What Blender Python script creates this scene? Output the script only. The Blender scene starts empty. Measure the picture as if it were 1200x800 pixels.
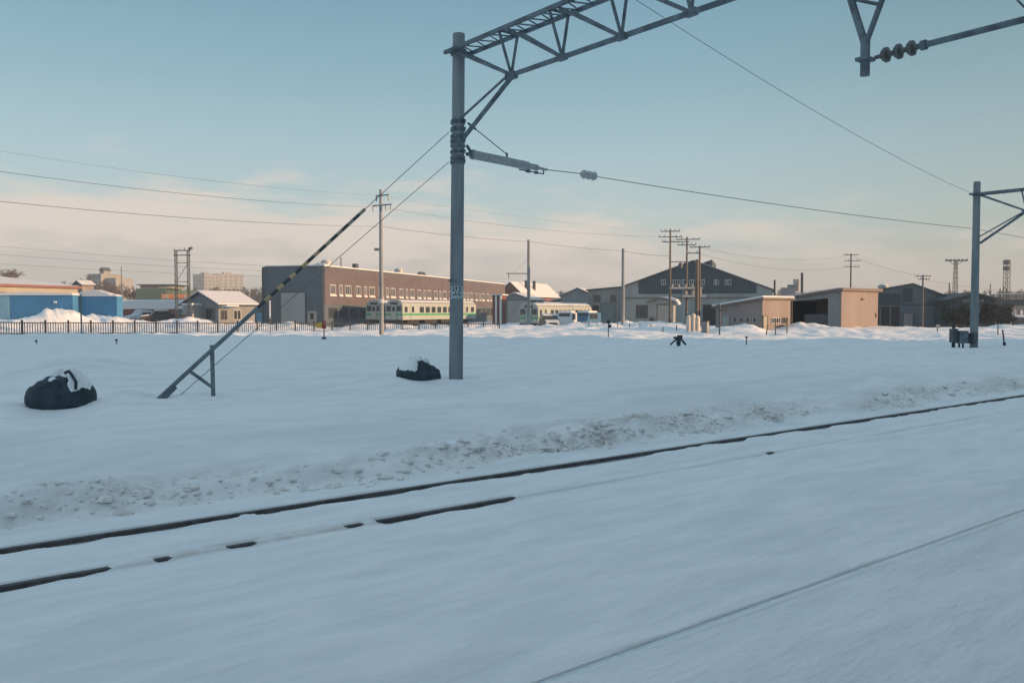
import bpy, math, random
import numpy as np
from mathutils import Vector, Matrix

random.seed(7)
scene = bpy.context.scene
COL = scene.collection
R = math.radians

# ------------------------------------------------------------------ camera
F = 1000.0                     # focal length of the photograph in its own pixels (1200 wide)
HOR = 363.0                    # horizon row
CAMZ = 2.0
PITCH = math.atan((400 - HOR) / F)
cam_data = bpy.data.cameras.new("camera")
cam = bpy.data.objects.new("camera", cam_data)
COL.objects.link(cam)
cam.location = (0, 0, CAMZ)
cam.rotation_euler = (R(90) - PITCH, 0, 0)
cam_data.sensor_width = 36
cam_data.lens = 36 * F / 1200
cam_data.clip_start = 0.05
cam_data.clip_end = 12000
scene.camera = cam

# ------------------------------------------------------------------ light
SUN_EL = R(10.0)
SUN_AZ = R(104)                # clockwise from +Y: to the right, a little behind
sdir = Vector((math.sin(SUN_AZ) * math.cos(SUN_EL), math.cos(SUN_AZ) * math.cos(SUN_EL), math.sin(SUN_EL)))
sun_data = bpy.data.lights.new("sun", 'SUN')
sun_data.energy = 5.0
sun_data.angle = R(0.6)
sun_data.color = (1.0, 0.57, 0.29)
sun = bpy.data.objects.new("sun", sun_data)
COL.objects.link(sun)
sun.rotation_euler = (-sdir).to_track_quat('-Z', 'Y').to_euler()
sun.location = (60, -40, 60)

scene.view_settings.view_transform = 'Standard'
scene.view_settings.look = 'None'
scene.view_settings.exposure = 0.60
scene.view_settings.gamma = 1.0

world = bpy.data.worlds.new("World")
scene.world = world
world.use_nodes = True
nt = world.node_tree
nt.nodes.clear()


def nd(tree, typ, **kw):
    n = tree.nodes.new(typ)
    for k, v in kw.items():
        setattr(n, k, v)
    return n


def mth(tree, op, a, b=None, c=None, clamp=False):
    n = tree.nodes.new('ShaderNodeMath')
    n.operation = op
    n.use_clamp = clamp
    for i, v in enumerate((a, b, c)):
        if v is None:
            continue
        if isinstance(v, (int, float)):
            n.inputs[i].default_value = v
        else:
            tree.links.new(v, n.inputs[i])
    return n.outputs[0]


def maprange(tree, v, a, b, c, d, smooth=True):
    n = tree.nodes.new('ShaderNodeMapRange')
    n.interpolation_type = 'SMOOTHSTEP' if smooth else 'LINEAR'
    tree.links.new(v, n.inputs['Value'])
    n.inputs['From Min'].default_value = a
    n.inputs['From Max'].default_value = b
    n.inputs['To Min'].default_value = c
    n.inputs['To Max'].default_value = d
    return n.outputs[0]


def mixc(tree, fac, a, b, mode='MIX'):
    n = tree.nodes.new('ShaderNodeMix')
    n.data_type = 'RGBA'
    n.blend_type = mode
    for s, v in ((n.inputs[0], fac), (n.inputs[6], a), (n.inputs[7], b)):
        if isinstance(v, (int, float)):
            s.default_value = v
        elif isinstance(v, tuple):
            s.default_value = (v[0], v[1], v[2], 1)
        else:
            tree.links.new(v, s)
    return n.outputs[2]


SKY_STRENGTH = 0.12
sky = nd(nt, 'ShaderNodeTexSky')
sky.sky_type = 'NISHITA'
sky.sun_disc = False
sky.sun_elevation = SUN_EL
sky.sun_rotation = SUN_AZ
sky.altitude = 0
sky.air_density = 1.0
sky.dust_density = 0.6
sky.ozone_density = 1.5
tc = nd(nt, 'ShaderNodeTexCoord')
sep = nd(nt, 'ShaderNodeSeparateXYZ')
nt.links.new(tc.outputs['Generated'], sep.inputs[0])
X, Y, Z = sep.outputs
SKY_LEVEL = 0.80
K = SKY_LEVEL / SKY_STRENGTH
# clear-sky gradient of a cold evening: teal-blue, paling to the horizon; stops above the view brightened to light the snow
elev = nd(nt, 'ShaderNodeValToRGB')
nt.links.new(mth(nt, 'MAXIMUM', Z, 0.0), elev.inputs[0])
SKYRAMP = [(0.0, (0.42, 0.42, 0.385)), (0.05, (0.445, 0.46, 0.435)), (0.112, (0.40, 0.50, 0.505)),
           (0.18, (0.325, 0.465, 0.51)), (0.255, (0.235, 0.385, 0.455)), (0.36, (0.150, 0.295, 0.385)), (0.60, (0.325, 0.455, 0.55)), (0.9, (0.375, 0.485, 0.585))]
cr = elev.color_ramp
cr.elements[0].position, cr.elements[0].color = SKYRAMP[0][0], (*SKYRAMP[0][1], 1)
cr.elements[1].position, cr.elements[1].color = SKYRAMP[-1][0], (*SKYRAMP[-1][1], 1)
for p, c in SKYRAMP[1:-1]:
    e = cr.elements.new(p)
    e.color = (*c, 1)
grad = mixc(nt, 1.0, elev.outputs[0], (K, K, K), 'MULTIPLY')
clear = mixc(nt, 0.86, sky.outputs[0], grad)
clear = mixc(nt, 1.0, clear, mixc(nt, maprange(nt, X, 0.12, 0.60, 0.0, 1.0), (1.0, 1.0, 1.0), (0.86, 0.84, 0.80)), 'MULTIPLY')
# cloud bank, low on the left and thinning to the right
mp = nd(nt, 'ShaderNodeMapping')
nt.links.new(tc.outputs['Generated'], mp.inputs[0])
mp.inputs['Scale'].default_value = (1.0, 1.0, 4.5)
n1 = nd(nt, 'ShaderNodeTexNoise')
n1.inputs['Scale'].default_value = 5.0
n1.inputs['Detail'].default_value = 7
n1.inputs['Roughness'].default_value = 0.55
nt.links.new(mp.outputs[0], n1.inputs['Vector'])
n2 = nd(nt, 'ShaderNodeTexNoise')
n2.inputs['Scale'].default_value = 16.0
n2.inputs['Detail'].default_value = 8
nt.links.new(mp.outputs[0], n2.inputs['Vector'])
nz = mth(nt, 'ADD', mth(nt, 'MULTIPLY', mth(nt, 'SUBTRACT', n1.outputs[0], 0.5), 0.19),
         mth(nt, 'MULTIPLY', mth(nt, 'SUBTRACT', n2.outputs[0], 0.5), 0.085))
top = maprange(nt, X, -0.5, 0.45, 0.150, 0.088)
d0 = mth(nt, 'ADD', mth(nt, 'SUBTRACT', top, Z), nz)
bank = maprange(nt, d0, -0.022, 0.045, 0.0, 1.0)
side = maprange(nt, X, 0.0, 0.5, 0.86, 0.42)
bank = mth(nt, 'MULTIPLY', bank, side)
# the lower part of the bank is greyer
low = maprange(nt, mth(nt, 'ADD', Z, nz), 0.02, 0.085, 0.0, 1.0)
ccol = mixc(nt, low, (0.47 * K, 0.45 * K, 0.42 * K), (0.66 * K, 0.575 * K, 0.51 * K))
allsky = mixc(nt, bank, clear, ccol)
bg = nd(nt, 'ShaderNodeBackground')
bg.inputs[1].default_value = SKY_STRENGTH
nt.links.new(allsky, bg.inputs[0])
out = nd(nt, 'ShaderNodeOutputWorld')
nt.links.new(bg.outputs[0], out.inputs[0])


# ------------------------------------------------------------------ places
CP, SP = math.cos(PITCH), math.sin(PITCH)
DX, DY = 0.7837, 0.6211        # direction of the tracks
NX, NY = -0.6211, 0.7837       # across the tracks, away from us


def P(px, py, y):
    """world point seen at photograph pixel (px, py) at depth y"""
    a, b = (px - 600) / F, (400 - py) / F
    dy, dz = CP + b * SP, -SP + b * CP
    t = y / dy
    return Vector((a * t, y, CAMZ + dz * t))


def XP(px, y):
    return P(px, HOR, y).x


def ZP(py, y):
    return P(600, py, y).z


def LT(l, t, z=0.0):
    return Vector((l * NX + t * DX, l * NY + t * DY, z))


def T_at(px, l):
    u = (px - 600) / F
    z = l / (NY + NX * u)
    return DX * u * z + DY * z


# ------------------------------------------------------------------ snow terrain
def hash2(xi, yi, seed):
    h = (xi.astype(np.int64) * 374761393 + yi.astype(np.int64) * 668265263 + seed * 974634777) & 0xFFFFFFFF
    h = ((h ^ (h >> 13)) * 1274126177) & 0xFFFFFFFF
    h = h ^ (h >> 16)
    return (h & 0xFFFFFF) / float(0xFFFFFF)


def vn(x, y, seed=0):
    x = np.asarray(x, float); y = np.asarray(y, float)
    x, y = np.broadcast_arrays(x, y)
    xi, yi = np.floor(x), np.floor(y)
    fx, fy = x - xi, y - yi
    fx = fx * fx * fx * (fx * (fx * 6 - 15) + 10)
    fy = fy * fy * fy * (fy * (fy * 6 - 15) + 10)
    a = hash2(xi, yi, seed); b = hash2(xi + 1, yi, seed)
    c = hash2(xi, yi + 1, seed); d = hash2(xi + 1, yi + 1, seed)
    return (a + (b - a) * fx + (c - a) * fy + (a - b - c + d) * fx * fy) * 2 - 1


def fbm(x, y, seed=0, oct=4, gain=0.5):
    s = 0.0; amp = 1.0; tot = 0.0
    c, sn = math.cos(0.6), math.sin(0.6)
    for i in range(oct):
        s = s + amp * vn(x, y, seed + i * 17)
        tot += amp
        amp *= gain
        x, y = (c * x - sn * y) * 2.03 + 3.1, (sn * x + c * y) * 2.03 + 1.7
    return s / tot


def ss(a, b, x):
    t = np.clip((x - a) / (b - a), 0, 1)
    return t * t * (3 - 2 * t)


def gs(x, c, w):
    return np.exp(-((x - c) / w) ** 2)


L1, L2, L3 = 8.20, 7.10, 3.42
E2 = [(-30, T_at(82, L2)), (T_at(165, L2), T_at(180, L2)), (T_at(278, L2), T_at(290, L2)),
      (T_at(400, L2), T_at(412, L2)), (-90, -89), (T_at(446, L2), T_at(590, L2)),
      (T_at(899, L2), T_at(906, L2))]


FEET = [(XP(534, 22.4), 22.4, .34), (XP(1142, 41.3), 41.3, .4), (XP(180, 17.3), 17.3, .3), (XP(245, 18.2), 18.2, .22), (XP(447, 62), 62, .5), (XP(1120, 41), 41, .5), (XP(795, 43), 43, .5)]


def height(x, y, want_dirt=False):
    x = np.asarray(x, float); y = np.asarray(y, float)
    L = NX * x + NY * y
    T = DX * x + DY * y
    field = ss(8.8, 14, L)
    z = 0.08 * fbm(x / 7, y / 6, 1) * field
    z = z + 0.046 * fbm(T * 0.35, L * 0.9, 3) * (1 - 0.4 * field)
    z = z + 0.020 * (np.abs(fbm(T * .8 + 0.5 * L, L * 1.9, 15, 4)) - .25) + 0.014 * fbm(T * 1.1 + 0.4 * L, L * 2.6, 5, 4) * (1 + .8 * vn(T * .25, L * .5, 6))
    z = z + 0.035 * gs(L, 5.2, 1.2) - 0.03 * gs(L, 1.3, 1.2)
    # ploughed bank beside the far track
    e0 = 9.0 + 0.30 * vn(T * 0.22, 0.3, 7) + 0.18 * vn(T * 0.8, 2.3, 8)
    b = 0.20 * ss(e0, e0 + 0.6, L) + 0.32 * ss(e0 + .5, e0 + 2.4, L) - 0.35 * ss(11.4, 16.0, L) + 0.06 * gs(L, 11.4, 1.0) * vn(T * 0.3, 5.5, 11)
    win = ss(e0 - 0.1, e0 + 0.25, L) * (1 - ss(e0 + 0.5, e0 + 1.25, L))
    crumble = fbm(T * 1.5, L * 1.9, 21, 6, 0.60)
    act = 0.6 + 0.4 * ss(-0.35, 0.5, vn(T * 0.33, 1.0, 23))
    z = z + b + 0.27 * crumble * win * act
    # drifts in the field
    z = z + 0.055 * fbm(x / 2.6, y / 1.3, 31) * field * (1 - ss(44, 50, y))
    z = z + 0.62 * gs(x, -11.6, 2.4) * gs(y, 22.5, 2.6) * (1 + 0.5 * vn(x * .8, y * .8, 33))
    z = z + 0.16 * gs(x, -15.5, 3.5) * gs(y, 26, 3)
    z = z + 0.26 * gs(x, -3.35, 0.75) * gs(y, 21.2, 0.8)
    z = z + 0.16 * gs(x, -7.2, .8) * gs(y, 15.9, .7) + 0.12 * gs(x, -9.3, .7) * gs(y, 15.4, .6) + 0.18 * gs(x, -8.5, 1.3) * gs(y, 17.2, 0.9)
    # lumpy yard beyond: low ridges that catch the sun
    yd = ss(45, 51, y)
    dn = 1 - 0.75 * ss(95, 170, y)
    sl = y + 0.10 * x
    r = 0
    for c, w, a, sd in ((50.5, 1.8, .20, 41), (55.5, 2.2, .05, 42), (67, 2.5, .14, 43), (73, 2.0, .16, 44), (82, 3, .45, 45), (91, 3, .45, 46), (101, 4, .5, 47)):
        r = r + a * gs(sl + 2.0 * vn(x / 9, c, sd), c, w) * (0.55 + 0.75 * vn(x / 4.5, c * 2, sd + 50))
    z = z + r * dn + yd * ((0.17 + .14 * ss(76, 84, y)) * fbm(x / 1.15, y / 1.8, 51, 5, .6) * 1.2 + 0.04) * dn
    pit = gs(y, 44.5, 1.4) * ss(16, 26, x)
    z = z + 0.10 * pit
    # piles of cleared snow
    for (px, yy, w, d, a) in ((815, 67, 2.0, 1.2, .28), (30, 78, 5.0, 3.0, .9), (78, 80, 3.0, 2.2, 1.3), (5, 72, 3, 2, .9), (345, 100, 4.5, 3, .5), (735, 96, 5, 3, .6),
                              (705, 80, 3, 2, .4), (868, 66, 2.2, 1.6, .6), (950, 69, 2.0, 1.5, .65), (965, 66, 3, 1.2, .35), (600, 104, 8, 3, .5), (670, 92, 4, 2, .45),
                              (115, 86, 4, 2.5, 1.25), (148, 90, 3, 2, .9), (195, 95, 6, 3, .8), (240, 97, 4, 2.5, .7), (290, 108, 3.5, 3, .9), (185, 104, 5, 3, .5), (775, 76, 3, 2, .35)):
        xx = (px - 600) / F * yy
        z = z + a * gs(x, xx, w) * gs(y, yy, d) * (1 + .35 * fbm(x * .7, y * .7, 61))
    z = z - 0.75 * ss(80, 104, y)
    for (bx, by, rad) in FEET:
        q = np.hypot(x - bx, y - by)
        z = z - .15 * np.exp(-(q / rad) ** 2) + .05 * np.exp(-((q - 2.2 * rad) / (1.1 * rad)) ** 2) * (.6 + .8 * vn(x * 1.2, y * 1.2, 97))
    # rails
    top = 0.0
    nr = ss(1.0, 0.35, np.abs(L - 7.65)) if False else (1 - ss(0.75, 1.5, np.abs(L - 7.65)))
    z = z * (1 - nr) + nr * (0.012 + 0.010 * fbm(T * 1.6, L * 4, 71) )
    w1 = 0.13 + 0.07 * vn(T * 1.7, 0.1, 73) + 0.05 * vn(T * 5.5, 0.9, 74)
    tr1 = ss(-w1 - 0.10, -w1, L - L1) * (1 - ss(-0.03, -0.01, L - L1))
    ex1 = 1 - 0.85 * ss(T_at(900, L1), T_at(1250, L1), T)
    z = z - 0.125 * tr1 * (0.35 + 0.65 * ex1)
    ontop = gs(L, L1, 0.04)
    z = np.where(np.abs(L - L1) < 0.036, np.minimum(z, -0.03), z)
    e2 = np.zeros_like(L)
    for k, (a, bb) in enumerate(E2):
        j = 0.10 * vn(T * 5, 1.1, 77) + 0.06 * vn(T * 14, 1.7, 76)
        big = k in (0, 5)
        e2 = np.maximum(e2, (1.0 if big else 0.24) * ss(a - (.35 if big else .1), a + (.35 if big else .06), T + j) * (1 - ss(bb - (.35 if big else .06), bb + (.35 if big else .1), T + j)))
    w2 = 0.10 + 0.05 * vn(T * 2.2, 0.4, 78) + 0.03 * vn(T * 7, 0.4, 79)
    tr2 = ss(-w2 - 0.08, -w2, L - L2) * (1 - ss(-0.03, -0.01, L - L2))
    z = z - 0.075 * tr2 * e2 - 0.02 * (1 - e2) * ss(-0.3, -0.03, L - L2) * (1 - ss(-0.03, 0.01, L - L2))
    on2 = (np.abs(L - L2) < 0.05)
    z = np.where(on2, np.where(e2 > 0.08, np.minimum(z, np.where(e2 > .3, -0.03, -0.008)), np.maximum(z, 0.010)), z)
    nr3 = 1 - ss(0.15, 0.7, np.abs(L - L3))
    z = z * (1 - nr3) + nr3 * (0.004 + 0.008 * fbm(T * 1.2, L * 3, 81))
    g3 = 0.0 + 0.022 * ss(T_at(700, L3), T_at(800, L3), T) * (1 - ss(T_at(950, L3), T_at(1080, L3), T)) * (1 + vn(T * 3, 2, 83))
    z = z - 0.035 * ss(0.02, 0.04, L - L3) * (1 - ss(0.035 + g3, 0.06 + g3, L - L3))
    z = np.where((L - L3 < 0.036) & (L - L3 > -0.006 + .012 * vn(T * 2.1, .7, 84)), np.minimum(z, -0.035), np.where(np.abs(L - L3) < 0.05, np.maximum(z, 0.008), z))
    if want_dirt:
        dirt = win * act * ss(-0.45, 0.5, fbm(T * 0.9, L * 2.2, 91, 4)) * 0.78
        dirt = np.maximum(dirt, 0.45 * gs(L, L2, 0.10) * (1 - e2) * ss(-0.2, 0.5, vn(T * .8, 3, 93)) * (T < 7))
        dirt = np.maximum(dirt, 0.22 * yd * ss(0.1, 0.7, fbm(x / 3, y / 3, 95)) * (y < 130))
        return z, np.clip(dirt, 0, 1)
    return z


def gz(x, y):
    return float(height(np.array([x]), np.array([y]))[0])


def axis(*segs):
    out = []
    for a, b, st in segs:
        n = max(1, int(round((b - a) / st)))
        out += [a + (b - a) * i / n for i in range(n)]
    out.append(segs[-1][1])
    return out


def grow(v0, step, k, lim, sign=1):
    out = []
    v = v0
    while abs(v) < lim:
        step *= k
        v += sign * step
        out.append(v)
    return out


# ------------------------------------------------------------------ materials
def pm(name, col, rough=0.75, var=0.18, scale=2.0, bump=0.0, metallic=0.0, ribs=None, ribdir='X', ribbump=0.4, spec=0.35, streak=False):
    m = bpy.data.materials.new(name)
    m.use_nodes = True
    t = m.node_tree
    b = t.nodes['Principled BSDF']
    b.inputs['Roughness'].default_value = rough
    b.inputs['Metallic'].default_value = metallic
    b.inputs['Specular IOR Level'].default_value = spec
    c = nd(t, 'ShaderNodeTexCoord')
    vec = c.outputs['Object']
    if streak:
        mpn = nd(t, 'ShaderNodeMapping')
        mpn.inputs['Scale'].default_value = (1, 1, 0.12)
        t.links.new(vec, mpn.inputs[0])
        vec2 = mpn.outputs[0]
    else:
        vec2 = vec
    n = nd(t, 'ShaderNodeTexNoise')
    n.inputs['Scale'].default_value = scale
    n.inputs['Detail'].default_value = 6
    n.inputs['Roughness'].default_value = 0.6
    t.links.new(vec2, n.inputs['Vector'])
    f = maprange(t, n.outputs[0], 0.3, 0.7, 0, 1)
    lo = tuple(max(0, v * (1 - var)) for v in col)
    hi = tuple(min(1, v * (1 + var)) for v in col)
    cc = mixc(t, f, lo, hi)
    t.links.new(cc, b.inputs['Base Color'])
    nrm = None
    if bump:
        bp = nd(t, 'ShaderNodeBump')
        bp.inputs['Strength'].default_value = bump
        bp.inputs['Distance'].default_value = 0.05
        t.links.new(n.outputs[0], bp.inputs['Height'])
        nrm = bp.outputs[0]
    if ribs:
        w = nd(t, 'ShaderNodeTexWave')
        w.wave_type = 'BANDS'
        w.bands_direction = ribdir
        w.inputs['Scale'].default_value = ribs
        t.links.new(vec, w.inputs['Vector'])
        bp = nd(t, 'ShaderNodeBump')
        bp.inputs['Strength'].default_value = ribbump
        bp.inputs['Distance'].default_value = 0.04
        t.links.new(w.outputs['Fac'], bp.inputs['Height'])
        if nrm:
            t.links.new(nrm, bp.inputs['Normal'])
        nrm = bp.outputs[0]
    if nrm:
        t.links.new(nrm, b.inputs['Normal'])
    return m


def snow_mat(name, ground=False):
    m = bpy.data.materials.new(name)
    m.use_nodes = True
    t = m.node_tree
    b = t.nodes['Principled BSDF']
    b.inputs['Roughness'].default_value = 0.65
    b.inputs['Specular IOR Level'].default_value = 0.25
    c = nd(t, 'ShaderNodeTexCoord')
    mp = nd(t, 'ShaderNodeMapping')
    t.links.new(c.outputs['Object'], mp.inputs[0])
    if ground:
        mp.inputs['Rotation'].default_value = (0, 0, -math.atan2(DY, DX))
    mp2 = nd(t, 'ShaderNodeMapping')
    mp2.inputs['Scale'].default_value = (0.45, 1.6, 1) if ground else (1, 1, 1)
    t.links.new(mp.outputs[0], mp2.inputs[0])
    n = nd(t, 'ShaderNodeTexNoise')
    n.inputs['Scale'].default_value = 2.2
    n.inputs['Detail'].default_value = 9
    n.inputs['Roughness'].default_value = 0.58
    t.links.new(mp2.outputs[0], n.inputs['Vector'])
    bp = nd(t, 'ShaderNodeBump')
    bp.inputs['Strength'].default_value = 0.8 if ground else 0.5
    bp.inputs['Distance'].default_value = 0.075
    t.links.new(n.outputs[0], bp.inputs['Height'])
    t.links.new(bp.outputs[0], b.inputs['Normal'])
    nf = nd(t, 'ShaderNodeTexNoise')
    nf.inputs['Scale'].default_value = 13
    nf.inputs['Detail'].default_value = 8
    nf.inputs['Roughness'].default_value = 0.7
    t.links.new(mp2.outputs[0], nf.inputs['Vector'])
    bp2 = nd(t, 'ShaderNodeBump')
    bp2.inputs['Strength'].default_value = 0.6
    bp2.inputs['Distance'].default_value = 0.012
    t.links.new(nf.outputs[0], bp2.inputs['Height'])
    t.links.new(bp.outputs[0], bp2.inputs['Normal'])
    t.links.new(bp2.outputs[0], b.inputs['Normal'])
    f = maprange(t, n.outputs[0], 0.35, 0.65, 0, 1)
    nm = nd(t, 'ShaderNodeTexNoise')
    nm.inputs['Scale'].default_value = 0.9
    nm.inputs['Detail'].default_value = 5
    t.links.new(mp2.outputs[0], nm.inputs['Vector'])
    base = mixc(t, f, (0.79, 0.815, 0.835), (0.88, 0.89, 0.895))
    base = mixc(t, mth(t, 'MULTIPLY', maprange(t, nm.outputs[0], 0.48, 0.66, 0.0, 1.0), 0.55), base, (0.72, 0.75, 0.77))
    if ground:
        at = nd(t, 'ShaderNodeAttribute')
        at.attribute_name = 'dirt'
        n3 = nd(t, 'ShaderNodeTexNoise')
        n3.inputs['Scale'].default_value = 7
        n3.inputs['Detail'].default_value = 6
        t.links.new(mp.outputs[0], n3.inputs['Vector'])
        df = mth(t, 'MULTIPLY', at.outputs['Fac'], maprange(t, n3.outputs[0], 0.35, 0.62, 0.25, 1.0))
        base = mixc(t, df, base, (0.47, 0.42, 0.36))
    t.links.new(base, b.inputs['Base Color'])
    return m


M = {}
M['snow'] = snow_mat('snow')
M['snow_ground'] = snow_mat('snow_ground', True)
M['roof_snow'] = pm('roof_snow', (0.60, 0.63, 0.66), .7, .06, 3, .3)
M['dirty_snow'] = pm('dirty_snow', (0.74, 0.73, 0.71), .8, .18, 9, .3)
M['rail_steel'] = pm('rail_steel', (0.070, 0.066, 0.066), .7, .35, 9, .2)
M['polished_steel'] = pm('polished_steel', (0.72, 0.74, 0.76), .32, .08, 8, 0, .95)
M['concrete_pole'] = pm('concrete_pole', (0.215, 0.245, 0.265), .85, .24, 3.0, .15, streak=True)
M['galvanised'] = pm('galvanised', (0.125, 0.165, 0.195), .6, .38, 3.2, 0, .15)
M['tube_grey'] = pm('tube_grey', (0.17, 0.205, 0.23), .6, .3, 4, 0, .1)
M['cream_drum'] = pm('cream_drum', (0.52, 0.50, 0.46), .6, .08, 3)
M['hall_wall'] = pm('hall_wall', (0.27, 0.30, 0.305), .85, .12, .6, .1, streak=True)
M['dark_steel'] = pm('dark_steel', (0.075, 0.085, 0.095), .6, .25, 6, 0, .2)
M['light_steel'] = pm('light_steel', (0.33, 0.36, 0.38), .5, .18, 6, 0, .2)
M['porcelain'] = pm('porcelain', (0.42, 0.44, 0.44), .25, .08, 6, spec=.5)
M['brown_porcelain'] = pm('brown_porcelain', (0.10, 0.105, 0.105), .3, .1, 6, spec=.5)
M['cable'] = pm('cable', (0.05, 0.055, 0.06), .6, .1, 4)
M['cable_grey'] = pm('cable_grey', (0.15, 0.155, 0.16), .6, .1, 4)
M['cable_pale'] = pm('cable_pale', (0.24, 0.25, 0.26), .6, .1, 4)
M['black'] = pm('black', (0.036, 0.045, 0.052), .6, .2, 4)
M['bag'] = pm('bag', (0.034, 0.050, 0.063), .75, .35, 5, .35)
M['white_paint'] = pm('white_paint', (0.72, 0.73, 0.72), .5, .08, 3)
M['plate_white'] = pm('plate_white', (0.40, 0.46, 0.50), .5, .08, 10)
M['red_paint'] = pm('red_paint', (0.42, 0.06, 0.045), .5, .15, 6)
M['yellow_paint'] = pm('yellow_paint', (0.65, 0.42, 0.06), .5, .15, 6)
M['slate_cladding'] = pm('slate_cladding', (0.085, 0.122, 0.150), .55, .08, .4, 0, ribs=1.6)
M['brown_cladding'] = pm('brown_cladding', (0.110, 0.098, 0.112), .7, .10, .5, 0, ribs=1.2, ribdir='Z', ribbump=.5)
M['grey_shutter'] = pm('grey_shutter', (0.30, 0.33, 0.345), .55, .05, .6, 0, ribs=2.2, ribdir='Z', ribbump=.3)
M['glass'] = pm('glass', (0.035, 0.045, 0.055), .12, .3, .7, spec=.6)
M['window_frame'] = pm('window_frame', (0.36, 0.385, 0.40), .5, .06, 3)
M['dark_frame'] = pm('dark_frame', (0.10, 0.11, 0.12), .5, .1, 3)
M['dull_glass'] = pm('dull_glass', (0.09, 0.10, 0.11), .6, .2, .7, spec=.2)
M['grey_wall'] = pm('grey_wall', (0.205, 0.232, 0.245), .85, .12, .6, .1, streak=True)
M['pale_wall'] = pm('pale_wall', (0.29, 0.30, 0.295), .85, .10, .7, .1, streak=True)
M['beige_wall'] = pm('beige_wall', (0.235, 0.212, 0.208), .85, .10, .8, .1, streak=True)
M['cream_wall'] = pm('cream_wall', (0.32, 0.32, 0.27), .85, .08, .7)
M['dark_cladding'] = pm('dark_cladding', (0.034, 0.064, 0.080), .7, .12, .5, 0, ribs=1.5)
M['dark_roof'] = pm('dark_roof', (0.05, 0.066, 0.08), .7, .2, .8)
M['fascia'] = pm('fascia', (0.14, 0.115, 0.105), .7, .15, 2)
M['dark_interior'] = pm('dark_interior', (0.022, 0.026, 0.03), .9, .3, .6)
M['blue_cladding'] = pm('blue_cladding', (0.05, 0.195, 0.38), .55, .12, .4, .1, ribs=1.6, ribbump=.12)
M['light_blue'] = pm('light_blue', (0.16, 0.33, 0.47), .5, .12, .5)
M['dim_wall'] = pm('dim_wall', (0.11, 0.14, 0.16), .85, .12, .6, .1, streak=True)
M['teal'] = pm('teal', (0.13, 0.19, 0.20), .6, .12, .5)
M['green_wall'] = pm('green_wall', (0.055, 0.105, 0.095), .7, .12, .4)
M['green_pale'] = pm('green_pale', (0.15, 0.22, 0.16), .7, .12, .4)
M['orange'] = pm('orange', (0.50, 0.19, 0.08), .6, .15, 1)
M['red_trim'] = pm('red_trim', (0.21, 0.10, 0.09), .6, .12, 1)
M['red_brick'] = pm('red_brick', (0.18, 0.075, 0.065), .85, .2, 1)
M['apartment'] = pm('apartment', (0.24, 0.25, 0.25), .85, .06, .2)
M['apartment_grey'] = pm('apartment_grey', (0.22, 0.23, 0.245), .85, .06, .2)
M['car_cream'] = pm('car_cream', (0.34, 0.385, 0.37), .45, .06, .8, streak=True)
M['car_green'] = pm('car_green', (0.055, 0.30, 0.13), .45, .08, .8)
M['underframe'] = pm('underframe', (0.03, 0.032, 0.035), .8, .3, 2)
M['bark'] = pm('bark', (0.07, 0.06, 0.055), .9, .25, 2)
M['twig'] = pm('twig', (0.085, 0.07, 0.065), .9, .2, 2)
M['evergreen'] = pm('evergreen', (0.018, 0.028, 0.026), .9, .35, 1.5)
M['wood'] = pm('wood', (0.13, 0.115, 0.10), .85, .25, 3, streak=True)
M['fence_paint'] = pm('fence_paint', (0.062, 0.066, 0.075), .7, .2, 3)
M['tyre'] = pm('tyre', (0.02, 0.02, 0.022), .9, .2, 6)
M['van_white'] = pm('van_white', (0.55, 0.58, 0.60), .35, .06, 2, spec=.5)
M['car_blue'] = pm('car_blue', (0.05, 0.14, 0.25), .35, .08, 2, spec=.5)
M['car_dark'] = pm('car_dark', (0.045, 0.05, 0.055), .35, .1, 2, spec=.5)
M['train_silver'] = pm('train_silver', (0.10, 0.12, 0.14), .4, .06, 1, 0, .3)
M['lamp_red'] = pm('lamp_red', (0.35, 0.03, 0.03), .3, .1, 6, spec=.5)
M['headlamp'] = pm('headlamp', (0.6, 0.6, 0.58), .2, .05, 6, spec=.6)


# striped guard (black and yellow)
def stripe_mat():
    m = bpy.data.materials.new('striped_guard')
    m.use_nodes = True
    t = m.node_tree
    b = t.nodes['Principled BSDF']
    b.inputs['Roughness'].default_value = .5
    at = nd(t, 'ShaderNodeAttribute')
    at.attribute_name = 'along'
    fr = mth(t, 'FRACT', mth(t, 'MULTIPLY', at.outputs['Fac'], 1 / 0.40))
    st = mth(t, 'GREATER_THAN', fr, 0.56)
    n = nd(t, 'ShaderNodeTexNoise')
    n.inputs['Scale'].default_value = 9
    yel = mixc(t, n.outputs[0], (0.42, 0.28, 0.13), (0.58, 0.41, 0.22))
    # the yellow has weathered to grey along the upper end
    fade = maprange(t, at.outputs['Fac'], 1.6, 2.9, 0.0, 0.8)
    yel = mixc(t, fade, yel, (0.26, 0.24, 0.21))
    t.links.new(mixc(t, st, (0.045, 0.05, 0.055), yel), b.inputs['Base Color'])
    return m


M['striped_guard'] = stripe_mat()


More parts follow.
